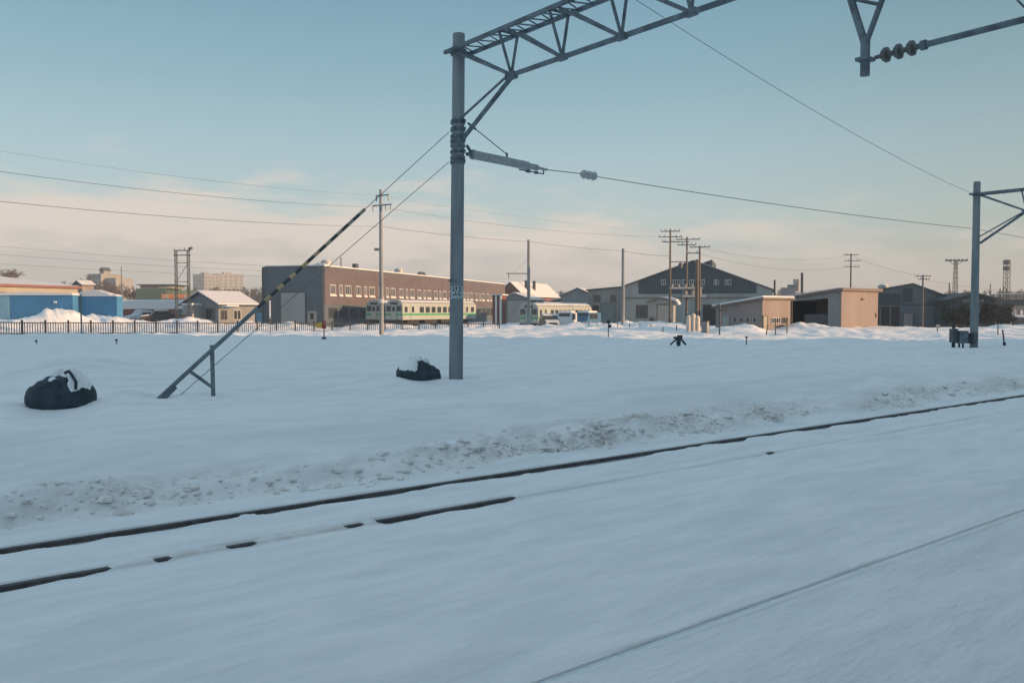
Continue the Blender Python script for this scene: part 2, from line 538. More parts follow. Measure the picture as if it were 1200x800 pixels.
# ------------------------------------------------------------------ mesh builder
class MB:
    def __init__(self):
        self.v = []; self.f = []; self.attr = None

    def box(self, p, q):
        x0, x1 = sorted((p[0], q[0])); y0, y1 = sorted((p[1], q[1])); z0, z1 = sorted((p[2], q[2]))
        i = len(self.v)
        self.v += [(x0, y0, z0), (x1, y0, z0), (x1, y1, z0), (x0, y1, z0), (x0, y0, z1), (x1, y0, z1), (x1, y1, z1), (x0, y1, z1)]
        self.f += [tuple(i + k for k in f) for f in ((0, 3, 2, 1), (4, 5, 6, 7), (0, 1, 5, 4), (1, 2, 6, 5), (2, 3, 7, 6), (3, 0, 4, 7))]
        return self

    def cbox(self, c, s):
        return self.box([c[k] - s[k] / 2 for k in range(3)], [c[k] + s[k] / 2 for k in range(3)])

    def tube(self, p, q, r, r2=None, n=8, cap=True):
        p, q = Vector(p), Vector(q)
        r2 = r if r2 is None else r2
        d = (q - p)
        if d.length < 1e-6:
            return self
        d.normalize()
        a = d.orthogonal().normalized(); b = d.cross(a)
        i = len(self.v)
        for (c, rr) in ((p, r), (q, r2)):
            for k in range(n):
                t = 2 * math.pi * k / n
                self.v.append(tuple(c + (a * math.cos(t) + b * math.sin(t)) * rr))
        for k in range(n):
            k2 = (k + 1) % n
            self.f.append((i + k, i + k2, i + n + k2, i + n + k))
        if cap:
            self.f.append(tuple(i + k for k in reversed(range(n))))
            self.f.append(tuple(i + n + k for k in range(n)))
        return self

    def path(self, pts, r, n=6):
        pts = [Vector(p) for p in pts]
        i = len(self.v)
        up = Vector((0, 0, 1))
        for k, p in enumerate(pts):
            d = (pts[min(k + 1, len(pts) - 1)] - pts[max(k - 1, 0)]).normalized()
            a = d.cross(up)
            a = a.normalized() if a.length > 1e-4 else Vector((1, 0, 0))
            b = d.cross(a).normalized()
            for j in range(n):
                t = 2 * math.pi * j / n
                self.v.append(tuple(p + (a * math.cos(t) + b * math.sin(t)) * r))
        for k in range(len(pts) - 1):
            for j in range(n):
                j2 = (j + 1) % n
                self.f.append((i + k * n + j, i + k * n + j2, i + (k + 1) * n + j2, i + (k + 1) * n + j))
        self.f.append(tuple(i + j for j in reversed(range(n))))
        self.f.append(tuple(i + (len(pts) - 1) * n + j for j in range(n)))
        return self

    def prism(self, poly, a0, a1, axis='y'):
        """poly in xz extruded along y (axis 'y'), or in yz extruded along x (axis 'x'), or xy along z"""
        i = len(self.v); n = len(poly)
        for a in (a0, a1):
            for (u, w) in poly:
                self.v.append((u, a, w) if axis == 'y' else ((a, u, w) if axis == 'x' else (u, w, a)))
        self.f.append(tuple(i + k for k in range(n)))
        self.f.append(tuple(i + n + k for k in reversed(range(n))))
        for k in range(n):
            k2 = (k + 1) % n
            self.f.append((i + k2, i + k, i + n + k, i + n + k2))
        return self

    def lathe(self, p, q, prof, n=14):
        """prof: list of (t along p->q in metres, radius)"""
        p, q = Vector(p), Vector(q)
        d = (q - p).normalized()
        a = d.orthogonal().normalized(); b = d.cross(a)
        i = len(self.v)
        for (t, r) in prof:
            for k in range(n):
                w = 2 * math.pi * k / n
                self.v.append(tuple(p + d * t + (a * math.cos(w) + b * math.sin(w)) * max(r, 1e-4)))
        for s in range(len(prof) - 1):
            for k in range(n):
                k2 = (k + 1) % n
                self.f.append((i + s * n + k, i + s * n + k2, i + (s + 1) * n + k2, i + (s + 1) * n + k))
        self.f.append(tuple(i + k for k in reversed(range(n))))
        self.f.append(tuple(i + (len(prof) - 1) * n + k for k in range(n)))
        return self

    def tri(self, a, b, c):
        i = len(self.v)
        self.v += [tuple(a), tuple(b), tuple(c)]
        self.f.append((i, i + 1, i + 2))
        return self

    def build(self, name, m, parent=None, smooth=False, fix=True):
        me = bpy.data.meshes.new(name)
        me.from_pydata(self.v, [], self.f)
        if fix:
            import bmesh
            bm = bmesh.new(); bm.from_mesh(me)
            bmesh.ops.recalc_face_normals(bm, faces=bm.faces)
            bm.to_mesh(me); bm.free()
        if self.attr is not None:
            at = me.attributes.new('along', 'FLOAT', 'POINT')
            at.data.foreach_set('value', self.attr)
        me.materials.append(M[m] if isinstance(m, str) else m)
        if smooth:
            me.polygons.foreach_set('use_smooth', [True] * len(me.polygons))
            try:
                me.set_sharp_from_angle(angle=R(40))
            except Exception:
                pass
        o = bpy.data.objects.new(name, me)
        COL.objects.link(o)
        if parent is not None:
            o.parent = parent
        return o


def tag(o, label=None, cat=None, group=None, kind=None):
    if label: o['label'] = label
    if cat: o['category'] = cat
    if group: o['group'] = group
    if kind: o['kind'] = kind
    return o


def thing(name, label, cat, loc=(0, 0, 0), rz=0.0, group=None):
    o = bpy.data.objects.new(name, None)
    o.empty_display_size = 0.3
    COL.objects.link(o)
    o.location = loc
    o.rotation_euler = (0, 0, rz)
    return tag(o, label, cat, group)


def dup(root, loc, rz=None, label=None, group=None, scale=None):
    r = root.copy(); COL.objects.link(r)
    r.location = loc
    if rz is not None: r.rotation_euler = (0, 0, rz)
    if scale: r.scale = scale
    if label: r['label'] = label
    if group: r['group'] = group
    for ch in list(root.children):
        c = ch.copy(); COL.objects.link(c); c.parent = r
        for g in list(ch.children):
            d = g.copy(); COL.objects.link(d); d.parent = c
    return r


# ------------------------------------------------------------------ ground sheet
def make_ground():
    Ls = [-v for v in reversed(grow(6, .3, 1.35, 6000))] + axis((-6, 3.0, .2), (3.0, 3.25, .05), (3.25, 3.62, .012), (3.62, 6.75, .07), (6.75, 7.3, .014), (7.3, 7.8, .05),
              (7.8, 8.4, .014), (8.4, 12.2, .05), (12.2, 30, .16), (30, 80, .32), (80, 150, .8)) + grow(150, .8, 1.12, 9000)
    Ts = [-v for v in reversed(grow(60, .5, 1.16, 9000))] + axis((-60, -10, .5), (-10, -1, .2), (-1, 14, .065), (14, 26, .11), (26, 70, .24), (70, 140, .6)) + grow(140, .6, 1.14, 9000)
    Ls = np.array(Ls); Ts = np.array(Ts)
    LL, TT = np.meshgrid(Ls, Ts, indexing='ij')
    x = LL * NX + TT * DX; y = LL * NY + TT * DY
    z, dirt = height(x, y, True)
    nl, ntt = LL.shape
    co = np.stack([x, y, z], -1).reshape(-1, 3).astype(np.float32)
    idx = np.arange(nl * ntt).reshape(nl, ntt)
    q = np.stack([idx[:-1, :-1], idx[:-1, 1:], idx[1:, 1:], idx[1:, :-1]], -1).reshape(-1, 4)
    me = bpy.data.meshes.new('snow_ground')
    me.vertices.add(len(co)); me.vertices.foreach_set('co', co.ravel())
    me.loops.add(q.size); me.loops.foreach_set('vertex_index', q.ravel().astype(np.int32))
    me.polygons.add(len(q))
    me.polygons.foreach_set('loop_start', np.arange(0, q.size, 4, dtype=np.int32))
    me.polygons.foreach_set('loop_total', np.full(len(q), 4, np.int32))
    me.polygons.foreach_set('use_smooth', np.ones(len(q), bool))
    at = me.attributes.new('dirt', 'FLOAT', 'POINT')
    at.data.foreach_set('value', dirt.ravel().astype(np.float32))
    me.update(); me.validate()
    if me.polygons[0].normal.z < 0:
        me.flip_normals()
    me.materials.append(M['snow_ground'])
    o = bpy.data.objects.new('snow_ground', me)
    COL.objects.link(o)
    tag(o, kind='structure')


make_ground()

# ------------------------------------------------------------------ rails
def rail(l, label, polished=None):
    m = MB()
    prof = [(-.0325, 0.0), (.0325, 0.0), (.034, -.03), (.012, -.045), (.012, -.13), (.06, -.15), (.06, -.16), (-.06, -.16), (-.06, -.15), (-.012, -.13), (-.012, -.045), (-.034, -.03)]
    # local frame: x along the track, y across
    m.prism([(a, b) for a, b in prof], -40, 150, 'x')
    root = m.build('rail', 'rail_steel')
    root.location = LT(l, 0, 0)
    root.rotation_euler = (0, 0, math.atan2(DY, DX))
    tag(root, label, 'rail')
    if polished:
        MB().box((-40, -.027, .001), (150, .024, .004)).build('running_surface', 'polished_steel', root)
    return root


rail(L1, 'dark rail nearest the ploughed snow bank, bare along its whole length')
rail(L2, 'dark rail half buried in snow, showing only in broken lengths')
rail(L3, 'thin rail with polished top running to the lower right corner', True)

# clods along the ploughed bank
def clods(name, pts):
    import bmesh
    bm = bmesh.new(); bmesh.ops.create_icosphere(bm, subdivisions=1, radius=1)
    bv = np.array([v.co[:] for v in bm.verts]); bf = [tuple(v.index for v in f.verts) for f in bm.faces]
    bm.free()
    m = MB()
    rng = np.random.default_rng(5)
    zz = height(np.array([p[0] for p in pts]), np.array([p[1] for p in pts]))
    for (x, y, s), z in zip(pts, zz):
        k = len(m.v)
        sc = s * rng.uniform(.6, 1.3, 3) * np.array([1, 1, .55])
        vv = bv * (1 + rng.uniform(-.25, .25, (len(bv), 1))) * sc
        m.v += [(x + a, y + b, z + c - s * .05) for a, b, c in vv]
        m.f += [tuple(k + i for i in f) for f in bf]
    o = m.build(name, 'dirty_snow', fix=False, smooth=True)
    tag(o, kind='stuff')


pts = []
while len(pts) < 1900:
    t = random.uniform(-3, 42) if random.random() < .6 else random.uniform(-3, 18)
    e0_ = 9.0 + 0.30 * vn(t * 0.22, 0.3, 7) + 0.18 * vn(t * 0.8, 2.3, 8)
    l = float(e0_) + random.gauss(.32, .22)
    if vn(np.array([t * .9]), np.array([l * 1.3]), 29)[0] < random.uniform(-.7, .5):
        continue
    p = LT(l, t)
    pts.append((p.x, p.y, min(.17, .009 + random.expovariate(1 / .021))))
clods('snow_clods', pts)


def build_path(name, pts, r, m, label, cat, group=None, n=6):
    o = MB().path(pts, r, n).build(name, m, smooth=True)
    return tag(o, label, cat, group)


def sagline(a, b, sag, n=24):
    a, b = Vector(a), Vector(b)
    return [a.lerp(b, i / n) - Vector((0, 0, sag * 4 * (i / n) * (1 - i / n))) for i in range(n + 1)]


# ================================================================== gantries
A_D = math.atan2(DY, DX)
BEAMDIR = Vector((-NX, -NY, 0))         # across the tracks, towards us
p1x, p1y = XP(534, 22.4), 22.4
G1 = gz(p1x, p1y)


def gantry(x, y, ztop, label, group, reach, zl, zu, detailed, lean=0.0):
    """local x = across the tracks towards the viewer, local y = along the tracks"""
    ang = math.atan2(BEAMDIR.y, BEAMDIR.x)
    root = thing('catenary_gantry', label, 'gantry', (x, y, G1 if detailed else gz(x, y)), ang, group)
    z0 = root.location.z
    H = ztop - z0
    lx = Vector((math.cos(-ang) * lean, math.sin(-ang) * lean, 0))   # world +x lean in local axes
    axp = lambda h: lx * (h / H)
    pole = MB()
    pole.lathe((0, 0, 0), lx + Vector((0, 0, H)), [(-1.0, .188), (0, .185), (H * .5, .172), (H - .04, .158), (H, .152)], 24)
    po = pole.build('pole', 'concrete_pole', root, True)
    zl -= z0; zu -= z0
    hw = .29
    top = MB()
    c = axp(zu)
    steps = [2.2 + 1.83 * k for k in range(int((reach - 2.2) / 1.83) + 1)]
    end = steps[-1] + .9
    for s in (-1, 1):
        top.cbox((end / 2 - .06 + c.x, c.y + s * hw, zu), (end + .32, .075, .09))
    mids = [0] + steps
    for s in steps:                                              # V webs from the lower chord
        for w in (-1, 1):
            top.tube((s + c.x, c.y, zl), (s - .12 + c.x, c.y + w * hw, zu), .036, n=6)
    for a in range(len(steps)):
        s0 = -0.0 if a == 0 else steps[a - 1]
        for w in (-1, 1):
            top.tube((s0 + .12 + c.x, c.y + w * hw * (.6 if a else .75), zu - .03), (steps[a] - .05 + c.x, c.y + w * .03, zl + .03), .042, n=6)
        # lacing in the top plane
        nseg = 4
        for k in range(nseg):
            xa = s0 + (steps[a] - s0) * k / nseg; xb = s0 + (steps[a] - s0) * (k + .5) / nseg; xc = s0 + (steps[a] - s0) * (k + 1) / nseg
            top.tube((xa + c.x, c.y - hw, zu), (xb + c.x, c.y + hw, zu), .018, n=5)
            top.tube((xb + c.x, c.y + hw, zu), (xc + c.x, c.y - hw, zu), .018, n=5)
        top.tube((steps[a] - .12 + c.x, c.y - hw, zu), (steps[a] - .12 + c.x, c.y + hw, zu), .04, n=6)
    top.tube((2.05 + c.x, c.y, zl), (end + c.x, c.y, zl), .062, n=8)
    top.cbox((2.2 + c.x, c.y, zl - .02), (.34, .14, .16))
    for s in steps[1:]:
        top.cbox((s + c.x, c.y, zl), (.26, .12, .13))
    # bracket round the pole head
    top.lathe((c.x, c.y, zu - .07), (c.x, c.y, zu + .07), [(0, .21), (.14, .21)], 16)
    top.cbox((c.x, c.y, zu), (.30, .70, .06))
    top.build('truss_beam', 'galvanised', root)
    kb = MB()
    zk = ZP(163, 22.4) - z0; zk2 = ZP(142, 22.4) - z0
    if not detailed:
        zk = zl - (zu - zl) * 1.35; zk2 = zk + .3
    ck = axp(zk)
    kb.tube((2.15 + c.x, c.y + .05, zl - .03), (ck.x + .17, ck.y + .05, zk), .058, n=8)
    kb.build('knee_brace', 'galvanised', root)
    MB().tube((2.1 + c.x, c.y - .07, zl - .03), (ck.x + .17, ck.y - .07, zk2), .032, n=7).build('brace_rod', 'galvanised', root)
    return root, po, zl, zu, c, steps


g1, pole1, zl1, zu1, c1, steps1 = gantry(p1x, p1y, ZP(40, 22.4), 'large near catenary gantry, lattice beam reaching out overhead from round concrete pole',
                                         'catenary gantries', 22, 7.62, 8.66, True, lean=.10)
# bands on the pole
for py in (143, 152, 160, 165, 171, 178, 185, 190):
    h = ZP(py, 22.4) - G1
    wide = random.uniform(.03, .05)
    MB().lathe((c1.x * h / 9, c1.y * h / 9, h - wide), (c1.x * h / 9, c1.y * h / 9, h + wide), [(0, .178), (.005, .196), (2 * wide - .005, .196), (2 * wide, .178)], 20).build('band', 'galvanised', g1)
    if py in (143, 152, 165, 178, 190):
        for a in (0.2, 2.2, 3.3, 5.2):
            MB().cbox((c1.x * h / 9 + .215 * math.cos(a), c1.y * h / 9 + .215 * math.sin(a), h), (.08, .07, .07)).build('bolt_lug', 'galvanised', g1)
MB().lathe((0, 0, ZP(330, 22.4) - G1), (0, 0, 9), [(0, .180), (.004, .186), (.05, .186), (.054, .180)], 20).build('band', 'galvanised', g1)


# number plate bent round the pole, facing us
def plate():
    ang = math.atan2(BEAMDIR.y, BEAMDIR.x)
    face = math.atan2(-p1y, -p1x) - ang + .10
    z0, z1 = ZP(350, 22.4) - G1, ZP(335.3, 22.4) - G1
    cx, cy = c1.x * .28, c1.y * .28
    m = MB(); n = 12; r = .193
    for k in range(n + 1):
        a = face - .98 + 1.96 * k / n
        for (rr, zz) in ((r - .012, z0), (r, z0), (r, z1), (r - .012, z1)):
            m.v.append((cx + rr * math.cos(a), cy + rr * math.sin(a), zz))
    for k in range(n):
        for j in range(4):
            m.f.append((k * 4 + j, k * 4 + (j + 1) % 4, (k + 1) * 4 + (j + 1) % 4, (k + 1) * 4 + j))
    m.f += [(0, 1, 2, 3), (n * 4 + 3, n * 4 + 2, n * 4 + 1, n * 4)]
    pl = m.build('number_plate', 'plate_white', g1)
    mk = MB()

    def stroke(u0, v0, u1, v1):          # u across -1..1 (left to right), v up 0..1
        nn = 3
        for k in range(nn):
            ua, ub = u0 + (u1 - u0) * k / nn, u0 + (u1 - u0) * (k + 1) / nn
            aa, ab = face + ua * .9, face + ub * .9
            za, zb = z0 + (z1 - z0) * v0, z0 + (z1 - z0) * v1
            i = len(mk.v)
            for (rr) in (r + .001, r + .004):
                for (a, z) in ((aa, za), (ab, za), (ab, zb), (aa, zb)):
                    mk.v.append((cx + rr * math.cos(a), cy + rr * math.sin(a), z))
            mk.f.extend([tuple(i + q for q in f) for f in ((0, 3, 2, 1), (4, 5, 6, 7), (0, 1, 5, 4), (1, 2, 6, 5), (2, 3, 7, 6), (3, 0, 4, 7))])
    # left column of small strokes, right a "2" - as far as the blurred plate can be read
    for s in ((-.85, .84, -.50, .90), (-.78, .60, -.42, .68), (-.66, .60, -.58, .90), (-.85, .28, -.02, .35), (-.32, .30, -.20, .56), (-.28, .76, -.02, .92), (-.22, .68, -.08, .78),
              (.18, .84, .52, .92), (.40, .60, .54, .92), (.16, .56, .54, .63), (.16, .30, .28, .60), (.16, .26, .56, .34)):
        stroke(*s)
    mk.build('digits', 'black', pl)


plate()

# drop bracket over the far track, hanging from the beam
sb = steps1[5] if len(steps1) > 5 else 11.35
sb = 11.3
bz = 5.72 - G1
db = MB()
db.tube((sb, 0, bz + .42), (sb - .48, 0, zl1), .062, n=8)
db.tube((sb, 0, bz + .42), (sb + .62, 0, zl1), .045, n=8)
db.tube((sb - .27, 0, bz + 1.22), (sb + .24, 0, bz + .98), .028, n=6)
db.tube((sb, 0, bz - .05), (sb, 0, bz + .55), .075, n=10)
db.cbox((sb, 0, bz + .2), (.2, .26, .05))
db.build('drop_bracket', 'galvanised', g1)
arm_a = Vector((sb + .15, 0.02, bz + .20))
arm_dir = Vector((1, 0.0, .012)).normalized()
ins = MB()
pr = [(0, .03)]
for k in range(3):
    c = .18 + k * .20
    pr += [(c - .08, .035), (c - .055, .085), (c - .01, .118), (c + .03, .112), (c + .05, .05)]
pr += [(.75, .03)]
ins.lathe(arm_a, arm_a + arm_dir, pr, 18)
ins.build('insulator', 'brown_porcelain', g1, True)
ct = MB()
ct.tube(arm_a + arm_dir * .72, arm_a + arm_dir * .80, .075, n=10)
ct.tube(arm_a + arm_dir * .78, arm_a + arm_dir * 4.2, .047, n=10)
ct.build('cantilever_tube', 'galvanised', g1)
ct = MB()
ct.tube(arm_a + arm_dir * 2.25, (sb + 1.15, .02, zl1), .016, n=6)
ct.build('stay_rod', 'galvanised', g1)

p2x, p2y = XP(1142, 41.3), 41.3
g2, pole2, zl2, zu2, c2, _ = gantry(p2x, p2y, ZP(213, 41.3), 'smaller catenary gantry farther along at the right edge, box on its pole foot',
                                    'catenary gantries', 22, 6.55, 7.55, False, lean=.0)
MB().box((-.1, -.62, .35), (.25, -.2, .85)).build('junction_box', 'dark_steel', g2)

# tensioning spring and wire running along the tracks
dvec = Vector((DX, DY, 0))
s0 = P(553, 181, 22.55)
s1 = P(641, 199, 24.6)
ax = (s1 - s0).normalized()
ln = (s1 - s0).length
tr = thing('wire_tensioner', 'grey cylinder spring tensioner strung from near pole with white insulator beyond', 'tensioner', s0)
v0 = Vector((0, 0, 0))
MB().lathe(v0, ax, [(-.02, .06), (0, .125), (.06, .135), (.09, .12), (ln * .72, .118), (ln * .73, .09), (ln * .86, .085), (ln * .87, .04), (ln, .035)], 18).build('spring_cylinder', 'light_steel', tr, True)
br = MB()
pb = P(547, 176, 22.42) - s0
br.tube(pb + Vector((0, 0, -.1)), ax * .02, .05, n=8); br.tube(pb + Vector((0, 0, .12)), ax * .02, .04, n=8)
br.build('pole_bracket', 'galvanised', tr)
hr = MB()
a0 = P(548, 144, 22.35) - s0; a1 = P(594, 181, 23.5) - s0
hr.tube(a0, a1, .013, n=6); hr.tube(a0 + (a1 - a0) * .02, a0 + (a1 - a0) * .2, .032, n=6); hr.tube(a1 - Vector((0, 0, .1)), a1 + Vector((0, 0, .04)), .03, n=6)
hr.build('hanger_rod', 'galvanised', tr)
gb = MB()
q0 = P(608, 198.5, 23.9) - s0; q1 = P(637, 204, 24.5) - s0; q2 = P(637, 198, 24.5) - s0
gb.tube(q0, q1, .018, n=6); gb.tube(q1, q2, .022, n=6); gb.tube(q0 + (q1 - q0) * .3, q0 + (q1 - q0) * .42, .05, n=8); gb.tube(q0 + (q1 - q0) * .65, q0 + (q1 - q0) * .75, .045, n=8)
gb.build('guide_rod', 'galvanised', tr)
i0 = P(680, 203.5, 25.7); i1 = P(700, 207.2, 26.3)
ii = MB()
ax2 = (i1 - i0).normalized(); l2 = (i1 - i0).length
pr = [(0, .02)]
for k in range(3):
    c = l2 * (.22 + .28 * k)
    pr += [(c - .11, .04), (c - .06, .11), (c, .135), (c + .06, .11), (c + .1, .05)]
pr += [(l2, .02)]
ii.lathe(i0 - s0, i1 - s0, pr, 16).build('insulator', 'porcelain', tr, True)
end = P(1142, 268, 41.3)
w = [s1, i0]
MB().path([s1 - s0, i0 - s0], .012).build('link_wire', 'cable', tr)
far = LT(18.5, 82, 5.75)
build_path('contact_wire', sagline(i1, end, .12) + sagline(end, far, .2)[1:], .012, 'cable_grey', 'single wire running from the tensioner insulator past the right hand pole', 'wire')
a = P(1142, 228, 41.3); b = Vector((XP(650, 17.6), 17.6, 9.35))
build_path('feeder_wire', sagline(b, a, .35), .008, 'cable_pale', 'thin slanting wire crossing open sky from overhead beam to right hand pole top', 'wire')

# ================================================================== guy wire with striped guard
ga = P(180, 462, 17.3)
ga.z = gz(ga.x, ga.y)
top1 = P(526, 155, 22.35); top2 = P(526, 190, 22.35)
gy = thing('guy_stay', 'guy wire with black and yellow striped guard on grey tube from snow to pole', 'guy wire', ga)
d1 = top1 - ga
Lg = d1.length


def on_guy(px):     # parameter where the line crosses a pixel column
    best = min(range(2001), key=lambda i: abs((600 + F * (ga + d1 * (i / 2000)).x / (ga + d1 * (i / 2000)).y) - px))
    return best / 2000


ta, tb = on_guy(302), on_guy(428)
MB().path([d1 * tb, d1], .009).build('guy_wire', 'cable_grey', gy)
mt = MB()
N = 40
u = d1.normalized(); aa = u.orthogonal().normalized(); bb = u.cross(aa)
al = []
for k in range(N + 1):
    t = ta + (tb - ta) * k / N
    for j in range(10):
        w = 2 * math.pi * j / 10
        mt.v.append(tuple(d1 * t + (aa * math.cos(w) + bb * math.sin(w)) * .043))
        al.append((t - ta) * Lg)
for k in range(N):
    for j in range(10):
        mt.f.append((k * 10 + j, k * 10 + (j + 1) % 10, (k + 1) * 10 + (j + 1) % 10, (k + 1) * 10 + j))
mt.f += [tuple(range(9, -1, -1)), tuple(N * 10 + j for j in range(10))]
mt.attr = al
mt.build('striped_guard', 'striped_guard', gy, True)
mt = MB()
mt.tube(d1 * -.03, d1 * ta, .046, n=10)
mt.tube(d1 * -.03 + Vector((.05, .05, -.02)), d1 * .05 + Vector((.05, .05, -.02)), .085, .045, n=8)
mt.build('steel_tube', 'tube_grey', gy)
tp = on_guy(248)
pp = d1 * tp
foot = Vector((pp.x + .02, pp.y, gz(ga.x + pp.x, ga.y + pp.y) - ga.z))
MB().tube(foot - Vector((0, 0, .4)), pp + Vector((.0, 0, .1)), .045, n=10).build('support_post', 'tube_grey', gy)
tq = on_guy(221)
MB().tube(d1 * tq, foot + (pp - foot) * .26, .036, n=8).build('brace', 'tube_grey', gy)
gb2 = ga + Vector((.28, .15, 0))
gb2.z = gz(gb2.x, gb2.y) - .1
build_path('guy_stay_wire', [top2, gb2], .008, 'cable_grey', 'bare lower guy wire running beneath the striped one', 'guy wire')

# ================================================================== snow covered bags
def bag(px, py, y, w, h, d, label, seed, cover, rz=0.0, strap=True, lean=.16, sink=0.0):
    x = XP(px, y)
    g = gz(x, y)
    root = thing('sand_bag', label, 'sand bag', (x, y, g - sink), rz, 'dark bulk bags in the snow')
    nu = 64
    N1 = lambda a, b, sd: float(vn(np.array([a]), np.array([b]), seed + sd)[0])
    prof = [(-.3, .86), (0, .93), (.10, .98), (.25, 1.0), (.42, .985), (.56, .95), (.66, .89)]
    topf = lambda r: .66 + .34 * (1 - (r / .89) ** 2.4)
    rows = prof + [(topf(.89 * q), .89 * q) for q in (.93, .84, .72, .58, .42, .25, .1)]

    def out(a):
        sq = 1 / (abs(math.cos(a)) ** 2.8 + abs(math.sin(a)) ** 2.8) ** (1 / 2.8)
        return .45 + .55 * sq
    m = MB()
    for iv, (t, r) in enumerate(rows):
        for k in range(nu):
            a = 2 * math.pi * k / nu
            ca, sa = math.cos(a), math.sin(a)
            cr_ = 1 + .035 * N1(ca * 2.2 + 9, sa * 2.2 + t * 3, 1) + (.02 * math.sin(a * 17 + 3 * N1(ca * 2, t * 4, 2)) if t < .7 else 0)
            fold = (.10 * N1(ca * r * 3.2 + 5, sa * r * 3.2, 5) + .05 * N1(ca * r * 8 + 5, sa * r * 8, 6)) * ss(.5, .75, t)
            m.v.append((r * out(a) * cr_ * w / 2 * ca, r * out(a) * cr_ * d / 2 * sa, (t + float(fold)) * h))
    for iv in range(len(rows) - 1):
        for k in range(nu):
            k2 = (k + 1) % nu
            m.f.append((iv * nu + k, iv * nu + k2, (iv + 1) * nu + k2, (iv + 1) * nu + k))
    m.f.append(tuple((len(rows) - 1) * nu + k for k in range(nu)))
    m.build('sack', 'bag', root, True)
    # snow lying on top: thick at the back, ragged where the dark folds show through at the front
    cv = MB()
    rings = 26
    for i in range(rings + 1):
        r = .93 * i / rings
        for k in range(nu):
            a = 2 * math.pi * k / nu
            ca, sa = math.cos(a), math.sin(a)
            fold = .10 * N1(ca * r * 3.2 + 5, sa * r * 3.2, 5) + .05 * N1(ca * r * 8 + 5, sa * r * 8, 6)
            base = topf(min(r, .89)) + fold - (max(0, r - .89) * 3)
            msk = cover - .10 + .30 * sa + lean * ca - .30 * r * r + .24 * N1(ca * r * 3.4 + 1, sa * r * 3.4, 11) + .06 * N1(ca * r * 9, sa * r * 9, 12)
            th = min(.22, msk * .6) if msk > 0 else msk * .5
            cv.v.append((r * out(a) * w / 2 * ca, r * out(a) * d / 2 * sa, (base + th) * h))
    for i in range(rings):
        for k in range(nu):
            k2 = (k + 1) % nu
            cv.f.append((i * nu + k, i * nu + k2, (i + 1) * nu + k2, (i + 1) * nu + k))
    cv.build('snow_cap', 'snow', root, True)
    if strap:
        MB().path([(w * .36, -d * .30, h * .62), (w * .35, -d * .26, h * .85), (w * .26, -d * .2, h * 1.06), (w * .20, -d * .15, h * 1.16), (w * .12, -.1 * d, h * 1.10)], .028, 6).build('lifting_strap', 'bag', root)
    return root


bag(69, 480, 15.6, 1.18, .60, .95, 'bulging black bulk bag under snow at far left, strap loop showing', 3, .33, sink=.07)
bag(489, 446, 22.0, 1.16, .60, 1.0, 'smaller black bulk bag half buried in drift left of the big pole', 8, .34, rz=.2, strap=False, lean=-.34, sink=.17).rotation_euler = (0, R(7), .2)


# ================================================================== buildings: helpers
def face(side, w=0, d=0):
    """maps (u along the face, v up, o outwards) into a building's local frame (x to the right, y inwards)"""
    if side == 'front': return lambda u, v, o: (u, -o, v)
    if side == 'right': return lambda u, v, o: (w + o, u, v)
    if side == 'left': return lambda u, v, o: (-o, u, v)


def panel(f, u0, u1, v0, v1, o0, o1):
    return MB().box(f(u0, v0, o0), f(u1, v1, o1))


def window(root, f, u0, u1, v0, v1, panes=2, frame='window_frame', t=.09, glass='glass', sill=None):
    m = MB()
    o = .06
    m.box(f(u0, v0, 0), f(u1, v0 + t, o)); m.box(f(u0, v1 - t, 0), f(u1, v1, o))
    m.box(f(u0, v0 + t, 0), f(u0 + t, v1 - t, o)); m.box(f(u1 - t, v0 + t, 0), f(u1, v1 - t, o))
    for k in range(1, panes):
        c = u0 + (u1 - u0) * k / panes
        m.box(f(c - t * .4, v0 + t, 0), f(c + t * .4, v1 - t, o))
    w = m.build('window', frame, root)
    panel(f, u0 + t * .5, u1 - t * .5, v0 + t * .5, v1 - t * .5, .002, .025).build('pane', glass, w)
    if sill:
        panel(f, u0 - .05, u1 + .05, v0 - .22, v0 - .003, 0, .16).build('sill_snow', 'roof_snow', w)
    return w


def gable(root, w, d, eave, ridge, wall, roof='dark_roof', snow='roof_snow', rx=None, eave2=None, oh=.3, base=-1.6, t=.14, st=.22, ohy=.3):
    rx = w / 2 if rx is None else rx
    eave2 = eave if eave2 is None else eave2
    MB().prism([(0, base), (w, base), (w, eave2), (rx, ridge), (0, eave)], 0, d).build('wall', wall, root)
    sl, sr = (ridge - eave) / rx, (ridge - eave2) / (w - rx)
    g = .005
    lo = [(-oh, eave - sl * oh + g), (rx, ridge + g), (w + oh, eave2 - sr * oh + g)]
    hi = [(x, z + t) for x, z in lo]
    r = MB().prism(lo + hi[::-1], -ohy, d + ohy).build('roof', roof, root)
    if snow:
        lo2 = [(x, z + t + .003) for x, z in lo]
        hi2 = [(lo2[0][0] + .05, lo2[0][1] + st * .7), (lo2[1][0], lo2[1][1] + st), (lo2[2][0] - .05, lo2[2][1] + st * .7)]
        MB().prism(lo2 + hi2[::-1], -ohy + .02, d + ohy - .02).build('roof_snow', snow, r)
    return r


